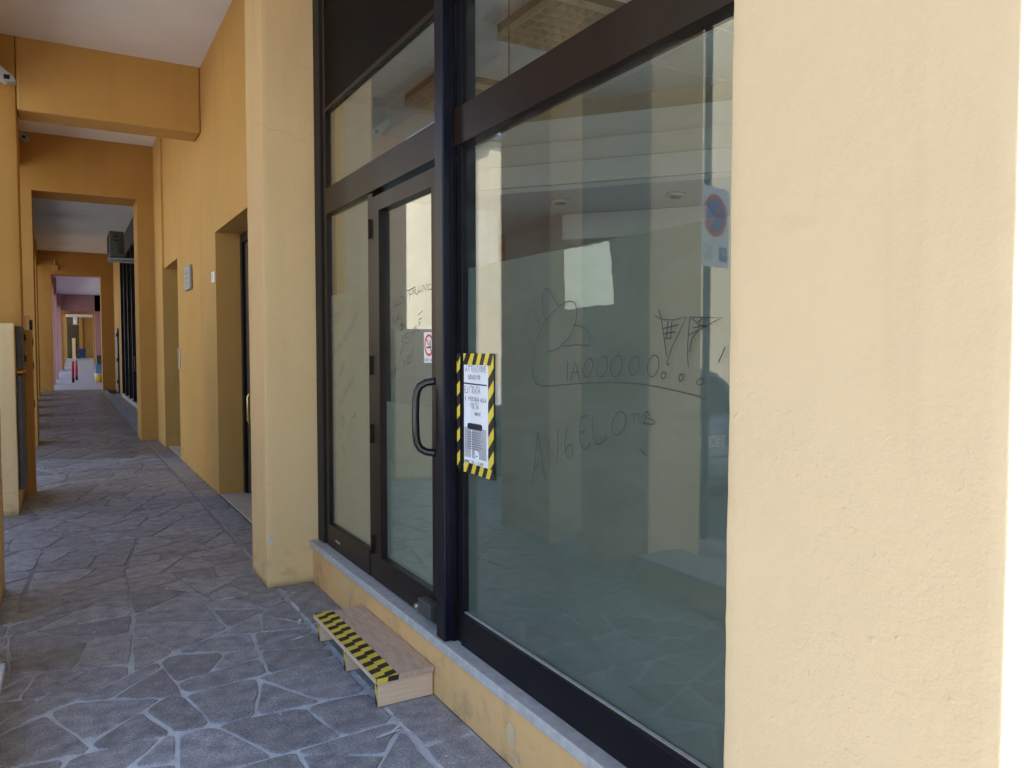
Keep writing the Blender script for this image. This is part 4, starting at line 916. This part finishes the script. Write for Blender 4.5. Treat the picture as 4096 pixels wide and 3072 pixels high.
boxes('portal', [(-.95, .0, 61, 61.6, .1, 6), (1.78, 3.4, 61, 61.6, .1, 6), (.0, 1.78, 61, 61.6, 3.95, 6)], 'ochre', OK)
box('end_wall', -1.0, 4.0, 100.5, 101, .4, 6, 'ochre_lit', OK); box('wall', 2.95, 3.5, 61.6, 100.5, .2, 6, 'ochre_lit', OK)
boxes('ceiling', [(-.95, 3.4, 61.6, 100.5, 5.15, 5.5)], 'ceiling', OK)
box('shutter', .30, 1.48, 98.0, 98.3, .5, 5.1, 'shutter', OK)
for k in range(6): box('shutter_slat', .34 + k * .19, .44 + k * .19, 97.9, 97.99, .55, 4.2, 'shutter', OK)
for yy in (70, 79, 88): box('street_pier', -.9, .05 + (yy - 70) * .008, yy - .3, yy + .3, rise(yy) - .1, 5.15, 'ochre', OK)
box('upper_storeys', -.95, 9.4, 60.4, 101, 5.6, 7.4, 'ochre_lit', OK)
tubeobj('downpipe', [(1.85, 100.4, .6), (1.85, 100.4, 5.1)], .07, 'ochre', OK, 8)
aircon(.92, 1.30, 96.0, 96.8, 4.3, 5.05, 'distant air conditioning unit hung under the far ceiling', 'white')
cb = thing('masonry_cabinet', 'distant cream masonry cabinet beside the far walkway', 'cabinet', (.93, 94, .5)); box('block', .76, 1.07, 93.8, 94.4, rise(94) - .06, 2.75, 'cream', cb, .01); box('meter_box', 1.072, 1.16, 93.85, 94.35, .9, 2.4, 'black', cb)
bn = thing('wheelie_bin', 'distant dark blue wheelie bin in the far walkway', 'bin', (1.72, 97, .55))
z0 = rise(97)
bm = bmesh.new()
a = [bm.verts.new((1.72 + sx * .24, 97 + sy * .26, z0 + .08)) for sx, sy in ((-1, -1), (1, -1), (1, 1), (-1, 1))]; b = [bm.verts.new((1.72 + sx * .34, 97 + sy * .36, z0 + 1.0)) for sx, sy in ((-1, -1), (1, -1), (1, 1), (-1, 1))]
for i in range(4): bm.faces.new((a[i], a[(i + 1) % 4], b[(i + 1) % 4], b[i]))
bm.faces.new(a[::-1]); bm.faces.new(b); bmesh.ops.recalc_face_normals(bm, faces=bm.faces); bmesh.ops.bevel(bm, geom=bm.edges[:], offset=.02, segments=2, affect='EDGES')
obj('body', bm, 'bluebin', bn); box('lid', 1.36, 2.08, 96.6, 97.4, z0 + 1.0, z0 + 1.07, 'bluebin', bn, .02); box('handle', 1.40, 2.04, 96.52, 96.58, z0 + .96, z0 + 1.0, 'bluebin', bn)
for sx in (-1, 1):
    tubeobj('wheel', [(1.72 + sx * .25, 97.2, z0 + .10), (1.72 + sx * .30, 97.2, z0 + .10)], .10, 'tyre', bn, 14); box('sticker', 1.72 + sx * .17 - .05, 1.72 + sx * .17 + .05, 96.70, 96.715, z0 + .5, z0 + .7, 'white', bn)

# ================================================================== STREET SIDE (seen in the glass)
# no parking sign
Sg = thing('no_parking_sign', 'no parking sign with disabled bay plate on a galvanised pole by the kerb', 'sign', (-1.52, 4.52, 0))
tubeobj('pole', [(-1.52, 4.52, -.13), (-1.52, 4.52, 5.2)], .030, 'darkgrey', Sg, 14)  # galvanised pole, its shade put into the dark grey colour
import mathutils
rotm = mathutils.Matrix.Rotation(R(-13), 4, 'Z')
def SP(u, v, d=0.0):                   # u to the reader's right, v up, d out of the face; the face looks towards the shop and the viewer
    p = rotm @ Vector((u - .04, -.04 - d, 0)); return (-1.52 + p.x, 4.52 + p.y, 2.46 + v)
bm = bmesh.new()
def rrect(w, h, r, n=5):
    pts = []
    for cx, cy, a0 in ((w - r, h - r, 0), (-w + r, h - r, 90), (-w + r, -h + r, 180), (w - r, -h + r, 270)):
        for i in range(n + 1): a = R(a0 + 90 * i / n); pts.append((cx + r * math.cos(a), cy + r * math.sin(a)))
    return pts
def plate(name, pts, d0, d1, m, parent):
    bm = bmesh.new(); a = [bm.verts.new(SP(u, v, d0)) for u, v in pts]; b = [bm.verts.new(SP(u, v, d1)) for u, v in pts]; n = len(pts)
    for i in range(n): bm.faces.new((a[i], a[(i + 1) % n], b[(i + 1) % n], b[i]))
    bm.faces.new(b); bm.faces.new(a[::-1]); bmesh.ops.recalc_face_normals(bm, faces=bm.faces); return obj(name, bm, m, parent)
pl = plate('panel', rrect(.20, .31, .03), 0, .004, 'white', Sg)
circ = lambda cu, cv, r, n=30: [(cu + r * math.cos(2 * math.pi * i / n), cv + r * math.sin(2 * math.pi * i / n)) for i in range(n)]
plate('red_disc', circ(0, .09, .165), .0045, .0055, 'redsign', pl); plate('blue_disc', circ(0, .09, .125), .0058, .0066, 'bluesign', pl)
def barp(a, b, w):
    dx, dy = b[0] - a[0], b[1] - a[1]; L = math.hypot(dx, dy); nx, ny = -dy / L * w / 2, dx / L * w / 2
    return [(a[0] + nx, a[1] + ny), (a[0] - nx, a[1] - ny), (b[0] - nx, b[1] - ny), (b[0] + nx, b[1] + ny)]
plate('slash', barp((-.09, .18), (.09, .0), .034), .0068, .0076, 'redsign', pl)
plate('parking_square', [(-.17, -.26), (-.06, -.26), (-.06, -.15), (-.17, -.15)], .0045, .0055, 'bluesign', pl)
strokes('letter', [[(-.135, -.245), (-.135, -.165), (-.105, -.167), (-.095, -.185), (-.105, -.203), (-.135, -.205)]], lambda u, v: SP(u, v, .0062), .013, 'white', pl)
strokes('wheelchair_symbol', [[(.085, -.165), (.088, -.20), (.12, -.202), (.135, -.235)], [(.085, -.195), (.07, -.22), (.085, -.243), (.11, -.24), (.118, -.22)], [(.06, -.155), (.15, -.155), (.15, -.255), (.06, -.255), (.06, -.155)]], lambda u, v: SP(u, v, .0062), .006, 'ink', pl)
# parked hatchback, rear towards the viewer
Cr = thing('parked_car', 'grey hatchback parked at the kerb, its rear reflected in the shop window', 'car', (-2.65, 6.9, -.125))
cx0, cx1, cy0 = -3.45, -1.85, 5.67
prof = [(0.02, .30), (0, .52), (.04, .84), (.10, .92), (.42, 1.36), (.62, 1.42), (1.5, 1.44), (2.1, 1.36), (2.75, .95), (3.5, .84), (3.66, .70), (3.70, .40), (3.6, .26), (.1, .22)]
def extr(prof, x0, x1, bev, taper=0.0):
    bm = bmesh.new(); xm = (x0 + x1) / 2
    def X(x, z): return x if z < .95 else xm + (x - xm) * (1 - taper * (z - .95) / .5)
    a = [bm.verts.new((X(x0, z), cy0 + y, z - .125)) for y, z in prof]; b = [bm.verts.new((X(x1, z), cy0 + y, z - .125)) for y, z in prof]; n = len(prof)
    for i in range(n): bm.faces.new((a[i], a[(i + 1) % n], b[(i + 1) % n], b[i]))
    bm.faces.new(a[::-1]); bm.faces.new(b); bmesh.ops.recalc_face_normals(bm, faces=bm.faces)
    if bev: bmesh.ops.bevel(bm, geom=bm.edges[:], offset=bev, segments=3, affect='EDGES')
    for f in bm.faces: f.smooth = True
    return bm
body = obj('body', extr(prof, cx0, cx1, .05, .22), 'carpaint', Cr)
def cquad(name, pts, m, parent=Cr):
    bm = bmesh.new(); bm.faces.new([bm.verts.new(p) for p in pts]); bmesh.ops.solidify(bm, geom=bm.faces[:], thickness=.01); return obj(name, bm, m, parent)
zz = -.125
cquad('rear_window', [(cx0 + .18, cy0 + .115, .98 + zz), (cx1 - .18, cy0 + .115, .98 + zz), (cx1 - .28, cy0 + .385, 1.345 + zz), (cx0 + .28, cy0 + .385, 1.345 + zz)], 'carglass')
for sx, xx in ((1, cx1), (-1, cx0)):
    cquad('side_window', [(xx + sx * .004, cy0 + .55, .98 + zz), (xx + sx * .004, cy0 + 2.45, .98 + zz), (xx - sx * .135, cy0 + 1.95, 1.34 + zz), (xx - sx * .135, cy0 + .68, 1.34 + zz)], 'carglass')
    box('tail_light', min(xx - sx * .03, xx - sx * .28), max(xx - sx * .03, xx - sx * .28), cy0 - .005, cy0 + .06, .68 + zz, .92 + zz, 'redsign', Cr, .015)
    for yy in (.62, 3.0):
        wl = tubeobj('wheel', [(xx - sx * .16, cy0 + yy, .30 + zz), (xx + sx * .012, cy0 + yy, .30 + zz)], .30, 'tyre', Cr, 24); tubeobj('rim', [(xx + sx * .013, cy0 + yy, .30 + zz), (xx + sx * .022, cy0 + yy, .30 + zz)], .20, 'galv', wl, 20)
box('bumper', cx0 + .05, cx1 - .05, cy0 - .06, cy0 + .08, .34 + zz, .56 + zz, 'carpaint', Cr, .03)
npl = box('licence_plate', -2.92, -2.38, cy0 - .022, cy0 - .004, .655 + zz, .765 + zz, 'white', Cr, .003); box('plate_band', -2.92, -2.88, cy0 - .0245, cy0 - .0225, .657 + zz, .763 + zz, 'bluesign', npl)
strokes('characters', lettering('EX 4S', -2.85, .672 + zz, .07, .078, 1, 0, 1.25), lambda u, v: (u, cy0 - .0235, v), .012, 'ink', npl)
# houses across the street
def house(x0, x1, y0, y1, h, rows, label):
    Oh = thing('opposite_house', label, 'house', ((x0 + x1) / 2, (y0 + y1) / 2, -.13))
    box('wall', x0, x1, y0, y1, -.13, h, 'facade', Oh); rf = box('roof', x0 - .3, x1 + .4, y0 - .3, y1 + .3, h, h + .25, 'darkgrey', Oh); box('gutter', x1 + .41, x1 + .52, y0 - .3, y1 + .3, h + .05, h + .17, 'galv', rf)
    for yy in rows:
        for z in (.9, 4.1):
            if z + 1.8 > h: continue
            wn = box('window', x1 + .002, x1 + .05, yy, yy + 1.0, z, z + 1.55, 'white', Oh)
            box('pane', x1 + .051, x1 + .06, yy + .08, yy + .92, z + .08, z + 1.47, 'carglass', wn); box('sill', x1 + .002, x1 + .15, yy - .08, yy + 1.08, z - .08, z - .002, 'marble', wn)
    return Oh
house(-19, -15, 33.0, 48.5, 11.5, (46.8,), 'tall cream plastered house across the street reflected beside the door post')
house(-19, -15, 14.2, 21.0, 15, (14.6, 19.8), 'smaller cream house farther back across the street behind the sign')
